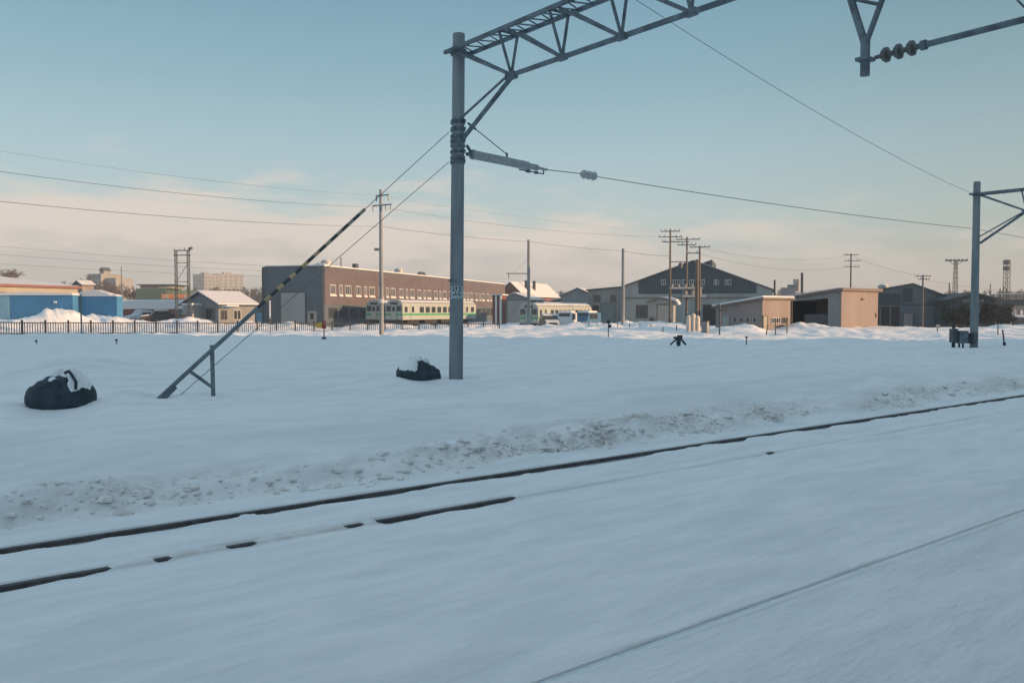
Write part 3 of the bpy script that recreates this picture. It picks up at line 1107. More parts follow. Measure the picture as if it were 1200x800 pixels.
def mono(root, w, d, hf, hb, wall, roof='dark_roof', snow='roof_snow', oh=.25, base=-1.6, t=.16, st=.18):
    """roof falling from the front (y=0) to the back"""
    MB().prism([(0, base), (0, hf), (d, hb), (d, base)], 0, w, 'x').build('wall', wall, root)
    s = (hf - hb) / d
    lo = [(-oh, hf + s * oh + .005), (d + oh, hb - s * oh + .005)]
    r = MB().prism(lo + [(y, z + t) for y, z in lo[::-1]], -oh, w + oh, 'x').build('roof', roof, root)
    if snow:
        l2 = [(y, z + t + .003) for y, z in lo]
        MB().prism([(l2[0][0] + .03, l2[0][1]), l2[1], (l2[1][0], l2[1][1] + st), (l2[0][0] + .12, l2[0][1] + st)], -oh + .03, w + oh - .03, 'x').build('roof_snow', snow, r)
    return r


def door(root, f, u0, u1, v1, m, v0=-.5, name='door', frame='dark_frame'):
    d = panel(f, u0, u1, v0, v1, .002, .05).build(name, m, root)
    fr = MB()
    fr.box(f(u0 - .1, v0, 0), f(u0 - .004, v1, .08)); fr.box(f(u1 + .004, v0, 0), f(u1 + .1, v1, .08)); fr.box(f(u0 - .1, v1 + .004, 0), f(u1 + .1, v1 + .12, .08))
    fr.build('door_frame', frame, d)
    return d


# ------------------------------------------------------------------ long grey and brown workshop
Yc = 118.0
AW = R(-16)
xc = XP(380, Yc)
ex = Vector((math.cos(AW), math.sin(AW), 0)); ey = Vector((-math.sin(AW), math.cos(AW), 0))
u308 = (308 - 600) / F
Ww = (xc - u308 * Yc) / (ex.x - u308 * ex.y)
Hw = ZP(313, Yc)
o = Vector((xc, Yc, 0)) - ex * Ww
ws = thing('workshop', 'long two storey workshop, slate grey end with roller door, brown side with white windows', 'building', (o.x, o.y, 0), AW)
LWs = 88.0
MB().box((0, 0, -2), (Ww, LWs, Hw)).build('wall', 'slate_cladding', ws)
fr_ = face('right', Ww); ff_ = face('front')
zsplit = ZP(357, Yc)
panel(fr_, .18, LWs, zsplit, Hw - .12, .003, .07).build('brown_cladding', 'brown_cladding', ws)
MB().prism([(0, Hw), (Ww, Hw), (Ww, Hw + .16), (0, Hw + .16)], -.05, LWs).build('parapet_cap', 'dark_steel', ws)
rs = MB()
rs.box((.25, .3, Hw + .165), (Ww - .03, LWs - .2, Hw + .34))
rs.build('roof_snow', 'roof_snow', ws)


def s_at(px):
    u_ = (px - 600) / F
    q = Vector((xc, Yc, 0))
    return (u_ * q.y - q.x) / (ey.x - u_ * ey.y)


zt, zb = ZP(333.2, Yc + 2), ZP(345.2, Yc + 2)
k = 0
s_first = s_at(386); per = (s_at(467) - s_at(386)) / 3.0
sc_ = per / 8.9
while s_first + per * k + 8 < LWs:
    s_0 = s_first + per * k
    window(ws, fr_, s_0, s_0 + 1.95 * sc_, zb, zt, 3, t=.16, sill=True).location = (.07, 0, 0)
    window(ws, fr_, s_0 + 3.1 * sc_, s_0 + 4.2 * sc_, zb, zt, 2, t=.16, sill=True).location = (.07, 0, 0)
    window(ws, fr_, s_0 + 5.1 * sc_, s_0 + 7.3 * sc_, zb, zt, 3, t=.16, sill=True).location = (.07, 0, 0)
    k += 1
for k in range(12):                         # glazed bays of the ground floor
    s_0 = 1.2 + k * 6.6
    window(ws, fr_, s_0, s_0 + 2.6, .75, 2.35, 3, frame='dark_frame', t=.08)
    window(ws, fr_, s_0 + 3.2, s_0 + 5.8, .75, 2.35, 3, frame='dark_frame', t=.08)


def front_u(px, w, x0=308, x1=380):
    return w * (px - x0) / (x1 - x0)


door(ws, ff_, front_u(330, Ww), front_u(358, Ww), ZP(343, Yc + 1), 'grey_shutter', -1.2, 'roller_door')
dp = door(ws, ff_, front_u(362, Ww), front_u(370, Ww), ZP(365.5, Yc), 'pale_wall', -1.2, 'side_door', 'window_frame')
panel(ff_, front_u(364, Ww), front_u(368, Ww), ZP(374, Yc), ZP(367, Yc), .052, .06).build('pane', 'glass', dp)
for side_u in (.05, Ww - .17):
    MB().tube((side_u, -.1, -1), (side_u, -.1, Hw), .06).build('drainpipe', 'dark_steel', ws)


def vent(root, x, y, z, r, h):
    v = MB()
    v.lathe((x, y, z - .2), (x, y, z + h), [(0, r * .55), (h * .45, r * .55), (h * .5, r), (h * .95, r), (h, r * .8)], 16)
    o_ = v.build('roof_vent', 'light_steel', root, True)
    MB().lathe((x, y, z + h), (x, y, z + h + .3), [(-.19, r * .8), (-.08, r * .7), (0.02, r * .2)], 12).build('vent_snow', 'roof_snow', o_, True)


sv = s_at(390)
vent(ws, Ww - 1.0, 2.6, Hw, .8, 1.2)
vent(ws, Ww - 1.0, 28, Hw, .8, 1.2)
vent(ws, Ww - 2.0, 60, Hw, .8, 1.2)
MB().tube((Ww - 1, 7.0, Hw), (Ww - 1, 7.0, Hw + 1.75), .10).build('mast', 'galvanised', ws)
MB().box((Ww - 1.5, 11.6, Hw), (Ww - .9, 12.5, Hw + 1.1)).build('chimney', 'dark_steel', ws)
MB().prism([(0, 0), (1, 0), (.5, .9)], 0, 3).build('dormer', 'dark_roof', ws).location = (Ww - 1.6, 37, Hw + .1)
MB().prism([(Ww - 2.0, Hw + .17), (Ww + .1, Hw + .17), (Ww + .05, Hw + .42), (Ww - .9, Hw + .62), (Ww - 1.7, Hw + .4)], .02, 1.6).build('corner_snow', 'roof_snow', ws)

# ------------------------------------------------------------------ railcars
def railcar(px_right, y, ang, zrail, label, length=21.3, detail=True):
    ex = Vector((math.cos(ang), math.sin(ang), 0))
    c = Vector((XP(px_right, y), y, zrail)) - ex * 1.45
    root = thing('railcar', label, 'railcar', c, ang, 'white and green railcars in the yard')
    hw = 1.43
    body = [(-hw, 1.0), (hw, 1.0), (hw, 3.05), (hw - .12, 3.32), (hw - .5, 3.55), (0, 3.66), (-hw + .5, 3.55), (-hw + .12, 3.32), (-hw, 3.05)]
    MB().prism(body, 0, length).build('body', 'car_cream', root)
    MB().prism([(-hw + .25, 3.50), (-.6, 3.665), (0, 3.70), (.6, 3.665), (hw - .25, 3.50), (hw - .35, 3.62), (.5, 3.80), (-.5, 3.82), (-hw + .35, 3.64)], .15, length - .15).build('roof_snow', 'roof_snow', root)
    st = MB().box((hw + .001, 0.02, 1.62), (hw + .012, length - .02, 1.88)).build('green_stripe', 'car_green', root)
    MB().box((-hw, -.013, 1.62), (hw + .012, -.002, 1.88)).build('front_stripe', 'car_green', root)
    # cab front
    cab = face('front')
    for a, b in ((-1.22, -.48), (.48, 1.22)):
        window(root, cab, a, b, 2.2, 2.95, 1, frame='dark_frame', t=.07)
    d = panel(cab, -.4, .4, 1.05, 3.1, .016, .10).build('gangway_door', 'car_cream', root)
    panel(cab, -.24, .24, 2.2, 2.85, .101, .115).build('pane', 'glass', d)
    for a in (-1.0, 1.0):
        MB().lathe((a, -.01, 1.35), (a, -.09, 1.35), [(0, .11), (.07, .11), (.08, .09)], 12).build('headlight', 'headlamp', root)
    MB().box((-.6, -.06, 3.15), (.6, -.002, 3.42)).build('destination_blind', 'black', root)
    MB().box((-hw + .1, -.1, .45), (hw - .1, .2, .98)).build('snow_plough', 'underframe', root)
    # side
    sd = face('right', hw)
    window(root, sd, .5, 1.15, 2.05, 2.85, 1, 'dark_frame', .06)
    for u0 in (2.0, length - 3.6):
        dr = panel(sd, u0, u0 + 1.15, 1.05, 3.0, .013, .035).build('door', 'car_cream', root)
        panel(sd, u0 + .28, u0 + .87, 2.05, 2.85, .036, .045).build('pane', 'glass', dr)
        panel(sd, u0, u0 + 1.15, 1.62, 1.88, .036, .047).build('door_stripe', 'car_green', dr)
    u0 = 4.4
    while u0 < length - 5:
        window(root, sd, u0, u0 + 1.05, 2.0, 2.85, 1, 'dark_frame', .06)
        u0 += 1.62
    window(root, sd, length - 1.7, length - .8, 2.05, 2.85, 1, 'dark_frame', .06)
    # underneath
    for yb in (3.2, length - 3.2):
        bg_ = MB().box((-1.1, yb - 1.5, .55), (1.1, yb + 1.5, .85)).build('bogie', 'underframe', root)
        for yy in (yb - 1.05, yb + 1.05):
            MB().tube((-1.0, yy, .43), (1.0, yy, .43), .43, n=14).build('wheelset', 'underframe', bg_)
    MB().box((-1.2, 6.2, .4), (1.2, 9.6, .98)).build('engine_box', 'underframe', root)
    MB().box((-1.2, 10.8, .45), (1.2, 14.4, .98)).build('equipment_box', 'underframe', root)
    MB().box((hw - .03, -.02, 1.05), (hw + .016, .05, 3.0)).build('corner_post', 'car_cream', root)
    return root


RA = R(-26)
rc = railcar(472, 118, RA, -.40, 'cream railcar with green stripe, sunlit window side, standing behind the big pole')
r2 = dup(rc, rc.location - Vector((math.cos(RA), math.sin(RA), 0)) * 4.3 + Vector((.6, 1.2, 0)), RA, 'shaded railcar left of the utility pole, only its dark windowed front in view')
r3 = dup(rc, Vector((XP(619.5, 116), 116, -.85)), R(-25), 'snow roofed railcar behind the parked cars, right of the bare concrete pole')
r4 = dup(rc, r3.location + Vector((-math.cos(R(25)) * 4.4, math.sin(R(25)) * 4.4, .15)) + Vector((5.9, 13.5, .1)), R(-25), 'railcar mostly hidden behind snow roofed one, only its white roof showing')

# ------------------------------------------------------------------ picket fence
def fence():
    a = Vector((XP(-60, 60.5), 60.5)); b = Vector((XP(585, 77), 77))
    n = 28
    root = thing('picket_fence', 'long dark picket fence in the snow before the workshop and railcars', 'fence', (0, 0, 0))
    d = (b - a)
    for k in range(n):
        p = a + d * k / n; q = a + d * (k + 1) / n
        for (pt) in ((p,) if k < n - 1 else (p, q)):
            f = (pt - a).length / d.length
            zt_ = 1.13 - .36 * f
            MB().cbox((pt.x, pt.y, (zt_ + .16 - 1.2) / 2 + .02), (.11, .11, zt_ + .16 + 1.2)).build('post', 'fence_paint', root)
        m = MB()
        f0, f1 = k / n, (k + 1) / n
        z0_, z1_ = 1.13 - .36 * f0, 1.13 - .36 * f1
        i3 = lambda t, z: Vector((p.x + (q.x - p.x) * t, p.y + (q.y - p.y) * t, z))
        wob = random.uniform(-.03, .03)
        m.tube(i3(0, z0_ - .03 + wob), i3(1, z1_ - .03), .035, n=5)
        m.tube(i3(0, z0_ - .80), i3(1, z1_ - .80), .03, n=5)
        nn = 9
        for j in range(1, nn):
            t = j / nn
            zz = z0_ + (z1_ - z0_) * t
            jit = random.uniform(-.02, .02)
            m.tube(i3(t, zz - 1.3), i3(t, zz + .02 + jit), .030, n=4)
        m.build('picket_panel', 'fence_paint', root)


fence()


def frontage(px0, px1, y, exv):
    x0 = XP(px0, y); u1 = (px1 - 600) / F
    return Vector((x0, y, 0)), (u1 * y - x0) / (exv.x - u1 * exv.y)



# ------------------------------------------------------------------ left background
def simple_house(px0, px1, y, ang, eave_py, ridge_py, depth, wall, label, name='house', cat='building', **kw):
    ex = Vector((math.cos(ang), math.sin(ang), 0))
    x0 = XP(px0, y)
    u1 = (px1 - 600) / F
    w = (u1 * y - x0) / (ex.x - u1 * ex.y)
    root = thing(name, label, cat, (x0, y, 0), ang)
    gable(root, w, depth, ZP(eave_py, y), ZP(ridge_py, y), wall, **kw)
    return root, w


# cream warehouse under a snowy roof at the far left
y = 124.0
awh = R(73)
ewh = Vector((math.cos(awh), math.sin(awh), 0))
own, wwn = frontage(0, 92, y, ewh)
wh = thing('warehouse', 'long cream warehouse with red eaves under snow roof at far left', 'building', own - ewh * 14, awh)
ww = wwn + 14
y = 122.0
ev = ZP(335, y)
MB().box((0, 0, -2), (ww, 16, ev)).build('wall', 'cream_wall', wh)
MB().box((-.2, -.55, ev + .004), (ww + .3, 16.3, ev + .36)).build('red_eaves', 'red_trim', wh)
rf = MB()
hx = 9.5
rzz = ZP(320, y + 7) - .1
rzz = ev + 2.0
rf.v = [(-.2, -.5, ev + .37), (ww + .3, -.5, ev + .37), (ww + .3, 16.3, ev + .37), (-.2, 16.3, ev + .37), (-.2, 8, rzz), (ww - hx, 8, rzz)]
rf.f = [(0, 1, 5, 4), (1, 2, 5), (2, 3, 4, 5), (3, 0, 4), (0, 3, 2, 1)]
rf.build('snow_roof', 'roof_snow', wh)
for k in range(9):
    window(wh, face('front'), 2 + k * 2.9, 3.5 + k * 2.9, ev - 1.25, ev - .8, 2, 'dark_frame', .06)

# blue sheds
y = 100.0
bs = thing('blue_shed', 'long low blue shed with pale end and thin snow along its top, far left', 'shed', (XP(-80, y), y, 0), R(-3))
wb = XP(90, y) - XP(-80, y)
hb = ZP(346, y)
MB().box((0, 0, -2), (wb, 1.2, hb)).build('wall', 'blue_cladding', bs)
panel(face('front'), 0, XP(14, y) - XP(-80, y), -1, hb - .02, .003, .06).build('pale_panel', 'light_blue', bs)
MB().prism([(-.1, hb + .003), (wb + .1, hb + .003), (wb + .05, hb + .25), (wb * .7, hb + .42), (wb * .35, hb + .22), (-.1, hb + .35)], -.15, 1.3).build('roof_snow', 'roof_snow', bs)
MB().box((wb * .87, -.1, hb - .9), (wb * .88 + .15, -.003, hb - .7)).build('wall_lamp', 'white_paint', bs)
y = 101.0
b2 = thing('blue_shed', 'short blue shed with humped snow on its roof, right of the longer one', 'shed', (XP(88, y), y, 0), R(-8))
wb2 = XP(141, y) - XP(88, y)
hb2 = ZP(347.3, y)
MB().box((0, 0, -2), (wb2, 1.2, hb2)).build('wall', 'blue_cladding', b2)
hump = []
for k in range(15):
    t = k / 14
    hump.append((wb2 * t, hb2 + .01 + (.75 * (math.sin(math.pi * min(1, t * 1.12 + .02)) ** .7 if t < .87 else .25) + .06 * random.uniform(-1, 1)) * (1 if 0 < k < 14 else .15)))
MB().prism([(0, hb2 + .003)] + hump + [(wb2, hb2 + .003)], -.1, 1.2).build('roof_snow', 'roof_snow', b2)

# small station house with a snow roof
aS = R(-35)
cS = Vector((XP(256, 108), 108, 0))
wS, dS = 7.3, 5.6
sh = thing('station_house', 'small grey gabled house with snow roof and porch beside the lattice frame tower', 'building', cS - Vector((math.cos(aS), math.sin(aS), 0)) * wS, aS)
eS = 2.75
gable(sh, wS, dS, eS, 4.2, 'grey_wall', oh=.55, ohy=.45, st=.16)
f1, f2 = face('front'), face('right', wS)
pc = MB().box((2.0, -1.5, -1.5), (4.0, -.003, 2.6)).build('porch', 'pale_wall', sh)
MB().box((1.85, -1.65, 2.604), (4.15, -.1, 2.85)).build('porch_snow', 'roof_snow', pc)
window(sh, f1, .5, 1.5, 1.0, 2.1, 2, 'dark_frame')
window(sh, f1, 4.7, 6.6, .8, 2.2, 3, 'dark_frame')
window(sh, f2, 2.2, 3.4, .7, 2.0, 2, 'window_frame')
window(sh, f2, .3, 1.3, .7, 2.0, 2, 'dark_frame')
MB().prism([(-.6, 2.3), (1.6, 2.55), (1.6, 2.7), (-.6, 2.45)], 0.1, 1.9).build('awning', 'roof_snow', sh).location = (wS, 0, -.1)
rr = random.Random(2)
hs = thing('meter_cabinet', 'dark reddish cabinet at the left front of the small station house', 'cabinet', (XP(218, 107), 107, 0))
MB().box((-.4, -.3, -1), (.4, .3, 1.25)).build('cabinet_body', 'red_brick', hs)
MB().box((-.45, -.35, 1.253), (.45, .35, 1.38)).build('cabinet_top', 'dark_steel', hs)
ts = thing('tool_shed', 'tiny pale shed left of the small station house', 'shed', (XP(205, 112), 112, 0), R(-20))
gable(ts, 1.9, 2.0, 1.5, 2.0, 'pale_wall', oh=.15, ohy=.15, st=.12)
door(ts, face('front'), .5, 1.3, 1.3, 'grey_wall')
tb = thing('blue_shed', 'small teal shed squeezed between station house and grey workshop end', 'shed', (XP(297, 125), 125, 0), R(-16))
gable(tb, 2.6, 3, ZP(362, 125), ZP(358.5, 125), 'teal', oh=.2, ohy=.2, st=.15)
door(tb, face('front'), .5, 1.5, 1.6, 'light_blue')

# low snow covered platform behind, running to the left
pf = thing('platform', 'low platform topped with sunlit snow behind the parked car', 'platform', (XP(138, 132), 132, 0), R(-8))
wp = XP(226, 132) - XP(138, 132)
MB().box((0, 0, -2), (wp, 5, ZP(362, 132))).build('platform_edge', 'red_brick', pf)
MB().prism([(0, -.3), (5.4, -.3), (5.4, .95), (2.5, 1.15), (0, .85)], -.2, wp, 'x').build('snow_layer', 'roof_snow', pf).location = (0, 0, ZP(362, 132) + .304)

# green roadside shop with an orange frame
y = 210.0
gs_ = thing('green_shop', 'flat roofed dark green shop with orange framed forecourt far behind lattice tower', 'building', (XP(160, y), y, 0), R(4))
w1 = XP(194, y) - XP(160, y)
MB().box((0, 0, -2), (w1, 12, ZP(338, y))).build('wall', 'green_wall', gs_)
MB().box((.8, .5, ZP(338, y) + .004), (w1 + 1.2, 11, ZP(334.3, y))).build('upper_storey', 'apartment_grey', gs_)
MB().box((w1 * .72, .35, ZP(337.8, y)), (w1 + .9, .49, ZP(335, y))).build('fascia_sign', 'cream_wall', gs_)
MB().box((.3, -.5, ZP(334.2, y)), (w1 + 2.2, 12, ZP(333, y))).build('roof', 'dark_roof', gs_)
MB().box((w1 + .005, 1, -2), (w1 + 8.4, 10, ZP(340, y))).build('side_wing', 'green_pale', gs_)
window(gs_, face('front'), 3.2, 6.6, 1.2, 2.6, 3, 'window_frame', .1)
y = 190.0
fo = thing('forecourt_canopy', 'orange and white framed canopy in front of the green shop', 'canopy', (XP(190.5, y), y, 0), R(4))
wf = XP(236, y) - XP(190.5, y)
MB().box((0, -.5, ZP(350, y)), (wf, 4, ZP(344.5, y))).build('fascia', 'orange', fo)
for t in (0.0, .22, .5, .78, .97):
    MB().box((wf * t, -.3, -2), (wf * t + .28, 0, ZP(350, y) - .003)).build('post', 'cream_wall', fo)
for t in (.05, .3, .55, .8):
    MB().box((wf * t, -.56, ZP(349, y)), (wf * (t + .13), -.503, ZP(346, y))).build('white_band', 'cream_wall', fo)
MB().box((.4, 3.0, -2), (wf - .4, 3.4, ZP(350.2, y))).build('back_wall', 'teal', fo)

# apartment towers far away
def tower(px0, px1, y, py, ang, label, m, d, cols, rows):
    ex = Vector((math.cos(ang), math.sin(ang), 0))
    x0 = XP(px0, y); u1 = (px1 - 600) / F
    w = (u1 * y - x0) / (ex.x - u1 * ex.y)
    t = thing('apartment_block', label, 'building', (x0, y, 0), ang, 'apartment towers on the horizon')
    h = ZP(py, y)
    MB().box((0, 0, -3), (w, d, h)).build('wall', m, t)
    MB().box((w * .3, d * .3, h + .01), (w * .6, d * .6, h + 2.2)).build('roof_house', m, t)
    MB().box((-.2, -.2, h + .004), (w + .2, d + .2, h + .5)).build('parapet', m, t)
    for side, L in (('front', w), ('right', d)):
        f = face(side, w)
        for r in range(rows):
            for c in range(cols):
                a = L * (c + .22) / cols; b_ = L * (c + .78) / cols
                z = h - 2.2 - r * 2.9
                if z < 8: continue
                panel(f, a, b_, z - .75, z + .75, .004, .08).build('window', 'dull_glass', t)
    return t


tower(226.5, 240, 700, 322.5, R(-42), 'left tower of two distant blocks, bluish shaded end and windowed sunlit side', 'apartment', 13, 4, 6)
tower(249.5, 256, 760, 321.5, R(-40), 'right tower of two distant blocks, broad warm sunlit face', 'apartment', 26, 5, 6)

# hill top house among trees at the far left
y = 330.0
hc = thing('hilltop_house', 'pale sunlit house with stepped turret above the dark trees at left', 'building', (XP(103, y), y, 0), R(-25))
hz = 0
wq = 7.5
MB().box((0, 0, -3), (wq, 10, ZP(321, y))).build('wall', 'apartment', hc)
MB().box((3.2, 3, ZP(321, y) + .01), (5.4, 6, ZP(317, y))).build('turret', 'apartment', hc)
MB().prism([(-.4, 0), (2.6, 0), (1.1, 1.3)], -.3, 3.3).build('turret_roof', 'dark_roof', hc).location = (3.2, 3, ZP(317, y) + .01)
MB().box((wq + .01, 2, -3), (wq + 5.5, 10, ZP(326, y))).build('side_wing', 'apartment', hc)
for k in range(3):
    panel(face('front'), 1 + k * 2.2, 2.1 + k * 2.2, ZP(326, y), ZP(323.5, y), .004, .08).build('window', 'glass', hc)
hb_ = gable_root = thing('cottage', 'small gabled cottage with pale end wall beside the cream warehouse roof', 'building', (XP(87, 150), 150, 0), R(-30))
gable(hb_, 2.4, 2.2, ZP(334, 150), ZP(330, 150), 'beige_wall', oh=.2, st=.1)
window(hb_, face('front'), .8, 1.6, 3.0, 4.2, 2)

# ------------------------------------------------------------------ trees
def bare_tree(loc, h, label, seed, spread=.55, group='bare trees behind the yard', depth=6, name='bare_tree'):
    rng = random.Random(seed)
    tmin = loc[1] * .00022
    root = thing(name, label, 'tree', loc, 0, group)
    tr, cr = MB(), MB()

    def grow_(p, d, ln, r, lev):
        q = p + d * ln
        (tr if lev < 2 else cr).tube(p, q, max(r, tmin), max(r * .68, tmin), n=5 if lev < 2 else 3, cap=False)
        if lev >= depth:
            return
        for k in range(rng.choice((2, 3, 3)) if lev else 4):
            ax = Vector((rng.uniform(-1, 1), rng.uniform(-1, 1), rng.uniform(-.25, .7)))
            nd_ = (d * (1 - spread) + ax.normalized() * spread * 1.25).normalized()
            grow_(p.lerp(q, rng.uniform(.55, 1.0)), nd_, ln * rng.uniform(.58, .82), max(r * .6, .012 * h / 8), lev + 1)
    grow_(Vector((0, 0, -1)), Vector((0, 0, 1)), h * .36 + 1, h * .022, 0)
    tr.build('trunk', 'bark', root, fix=False)
    cr.build('crown', 'twig', root, fix=False)
    return root


k = 0
for px, y, top, lab in ((-6, 260, 311, 'bare tree at the far left edge above the warehouse roof'), (14, 270, 315, 'bare tree just right of the leftmost tree over the warehouse roof'),
                        (85, 300, 320, 'thin bare tree left of the hilltop house'), (101, 280, 324, 'bare tree in front of the hilltop house'),
                        (118, 270, 327, 'dense bare tree below the hilltop house'), (131, 265, 330, 'bare tree right of the hilltop house'),
                        (146, 280, 333, 'bare tree between hilltop house and green shop'), (157, 280, 335, 'low bare tree at the left edge of the green shop')):
    bare_tree((XP(px, y), y, 0), ZP(top, y), lab, 100 + k)
    k += 1


def conifer(loc, h, w, label, seed, name='dark_bush', group='dark evergreens by the overpass'):
    rng = random.Random(seed)
    root = thing(name, label, 'bush', loc, 0, group)
    MB().tube((0, 0, -.5), (0, 0, h * .8), h * .03, h * .01, n=6).build('trunk', 'bark', root)
    m = MB()
    cl = [(Vector((rng.gauss(0, w * .24), rng.gauss(0, w * .24), h * rng.uniform(.25, .85))), rng.uniform(.16, .30) * min(w, h)) for _ in range(16)]
    for c, r in cl:
        for _ in range(95):
            d = Vector((rng.gauss(0, 1), rng.gauss(0, 1), rng.gauss(0, .8))).normalized() * r * rng.uniform(.5, 1.1)
            p = c + d
            s = rng.uniform(.06, .15)
            a = Vector((rng.uniform(-1, 1), rng.uniform(-1, 1), rng.uniform(-.6, .6))).normalized() * s * 1.7
            b = Vector((rng.uniform(-1, 1), rng.uniform(-1, 1), rng.uniform(-1, 1))).normalized() * s
            m.tri(p - a, p + a, p + b)
    m.build('foliage', 'evergreen', root, fix=False)
    return root


# far woods as one mass
def woods(name, px0, px1, y, n, h0, h1, seed):
    rng = random.Random(seed)
    m = MB()
    for _ in range(n):
        yy = y + rng.uniform(-20, 40)
        x = XP(rng.uniform(px0, px1), yy)
        h = rng.uniform(h0, h1)
        m.tube((x, yy, -1), (x, yy, h * .6), h * .02, h * .008, n=3, cap=False)
        for _ in range(90):
            t = rng.uniform(.25, 1)
            wd = h * .30 * (1.05 - t) + .5
            b = Vector((x + rng.gauss(0, wd * .35), yy + rng.gauss(0, wd * .35), h * t * .9))
            e = b + Vector((rng.gauss(0, .9), rng.gauss(0, .9), rng.uniform(.3, 1.7)))
            s = Vector((rng.uniform(-.3, .3), rng.uniform(-.3, .3), .1))
            m.tri(b - s, b + s, e)
    o = m.build(name, 'twig', fix=False)
    tag(o, kind='stuff')
    return o


woods('far_woods', 60, 330, 420, 330, 9, 14, 5)
woods('far_woods', 630, 700, 420, 70, 9, 12, 6)
woods('far_woods', 880, 1260, 430, 420, 7, 13, 7)

# ------------------------------------------------------------------ utility poles, towers
def crossarm(m, z, half, ang=0.0, r=.045, off=0):
    c, s = math.cos(ang), math.sin(ang)
    m.tube((-half * c + off * c, -half * s + off * s, z), (half * c + off * c, half * s + off * s, z), r, n=5)


def pole(px, y, top_py, r0, r1, label, arms=(), mat='concrete_pole', name='utility_pole', group='poles standing in the yard', ang=-.6, insul=True, base=-1.5):
    x = XP(px, y)
    root = thing(name, label, 'pole', (x, y, gz(x, y)), 0, group)
    h = ZP(top_py, y) - root.location.z
    MB().lathe((0, 0, 0), (0, 0, h), [(base, r0 * 1.05), (0, r0), (h - .02, r1), (h, r1 * .85)], 12).build('shaft', mat, root, True)
    for (py, half, off) in arms:
        z = ZP(py, y) - root.location.z
        m = MB()
        crossarm(m, z, half, ang, .05, off)
        a = m.build('crossarm', 'galvanised', root)
        if insul:
            c, s = math.cos(ang), math.sin(ang)
            for t in (-.95, -.5, .5, .95):
                q = Vector(((half * t + off) * c, (half * t + off) * s, z))
                MB().lathe(q, q + Vector((0, 0, 1)), [(0, .02), (.05, .07), (.12, .05), (.2, .07), (.24, .02)], 8).build('insulator', 'porcelain', a, True)
    return root


u1_ = pole(447, 62, 222, .175, .11, 'tall utility pole with two crossarms standing at the picket fence', [(229, .55, .18), (240.5, .85, .12)], insul=False, ang=-.5)
zz = u1_.location.z
for (py, offs) in ((229, (-.4, .7)), (240.5, (-.7, .45, .9))):
    for t in offs:
        c, s = math.cos(-.5), math.sin(-.5)
        z = ZP(py, 62) - zz
        MB().lathe((t * c, t * s, z), (t * c, t * s, z - 1), [(0, .03), (.08, .07), (.2, .05), (.3, .07), (.42, .04)], 8).build('insulator', 'porcelain', u1_, True)
MB().box((-.12, -.3, ZP(294, 62) - zz), (-.45, -.1, ZP(291, 62) - zz)).build('bracket', 'galvanised', u1_)
MB().lathe((0, 0, ZP(355, 62) - zz), (0, 0, 9), [(0, .176), (.01, .19), (.3, .19), (.31, .176)], 12).build('pole_label', 'plate_white', u1_)

p3 = pole(619.5, 88, 281, .20, .15, 'thick bare concrete pole with side bracket in front of snow roofed railcar', [])
zz = p3.location.z
b = MB(); b.tube((0, 0, ZP(320.5, 88) - zz), (-2.3, -.2, ZP(320.5, 88) - zz), .05, n=6); b.tube((-2.05, -.2, ZP(320.5, 88) - zz), (-2.05, -.2, ZP(327, 88) - zz), .04, n=6)
b.tube((-.1, 0, ZP(304, 88) - zz), (-1.6, -.15, ZP(319, 88) - zz), .012, n=5)
b.build('bracket_arm', 'galvanised', p3)
p4 = pole(730, 92, 291, .20, .15, 'thick bare concrete pole before the left wing of big dark gabled shed', [])

# three poles with a transformer platform
tp = []
for px, y, top, lab, arms in ((785, 86, 268.5, 'tallest and leftmost pole of the transformer platform trio', [(271, .95, 0), (277.5, 1.15, 0), (283.5, .6, -.2)]),
                              (804.5, 84, 277.5, 'middle pole of the transformer platform trio', [(280.5, 1.15, .1), (287, .9, 0)]),
                              (819.5, 82, 288, 'right hand pole of the transformer platform trio', [(289.5, .95, 0), (296.5, .7, -.6)])):
    tp.append(pole(px, y, top, .13, .085, lab, arms, mat='wood', ang=-.15))
p5 = pole(816.5, 81, 304, .19, .17, 'short thick pole close beside right hand pole of transformer platform', [], mat='wood')
pl = thing('transformer_platform', 'pole mounted platform with grey transformers between three wooden poles', 'platform', (XP(785, 84), 84, 0))
wpl = XP(824, 84) - XP(785, 84)
Zp = lambda py: ZP(py, 84)
for py, x0, x1 in ((347, .35, 1.05), (337.5, 0, .95)):
    m = MB()
    for yy in (-.45, .45):
        m.box((wpl * x0, yy - .06, Zp(py) - .09), (wpl * x1, yy + .06, Zp(py) + .09))
    m.box((wpl * x0, -.385, Zp(py) + .092), (wpl * x1, .385, Zp(py) + .12))
    m.build('deck' if py == 347 else 'upper_rail', 'light_steel', pl)
MB().box((wpl * .02, -.3, Zp(283.6) - .05), (wpl * .55, -.2, Zp(283.6) + .05)).build('tie_bar', 'galvanised', pl)
MB().box((wpl * -.05, -.3, Zp(307) - .05), (wpl * .5, -.2, Zp(307) + .05)).build('tie_bar', 'galvanised', pl)
MB().lathe((wpl * .3, -.2, Zp(315)), (wpl * .3, -.2, 20), [(0, .05), (.1, .22), (.5, .22), (.6, .05)], 10).build('switch', 'galvanised', pl)
for t in (.45, .66, .86):
    tf = MB().lathe((wpl * t, 0, Zp(347) + .125), (wpl * t, 0, 30), [(0, .25), (.03, .28), (.58, .28), (.64, .22)], 14).build('transformer', 'grey_wall', pl, True)
    MB().lathe((wpl * t - .1, 0, Zp(347) + .74), (wpl * t - .1, 0, 30), [(0, .04), (.05, .06), (.2, .05), (.25, .03)], 8).build('bushing', 'porcelain', tf, True)
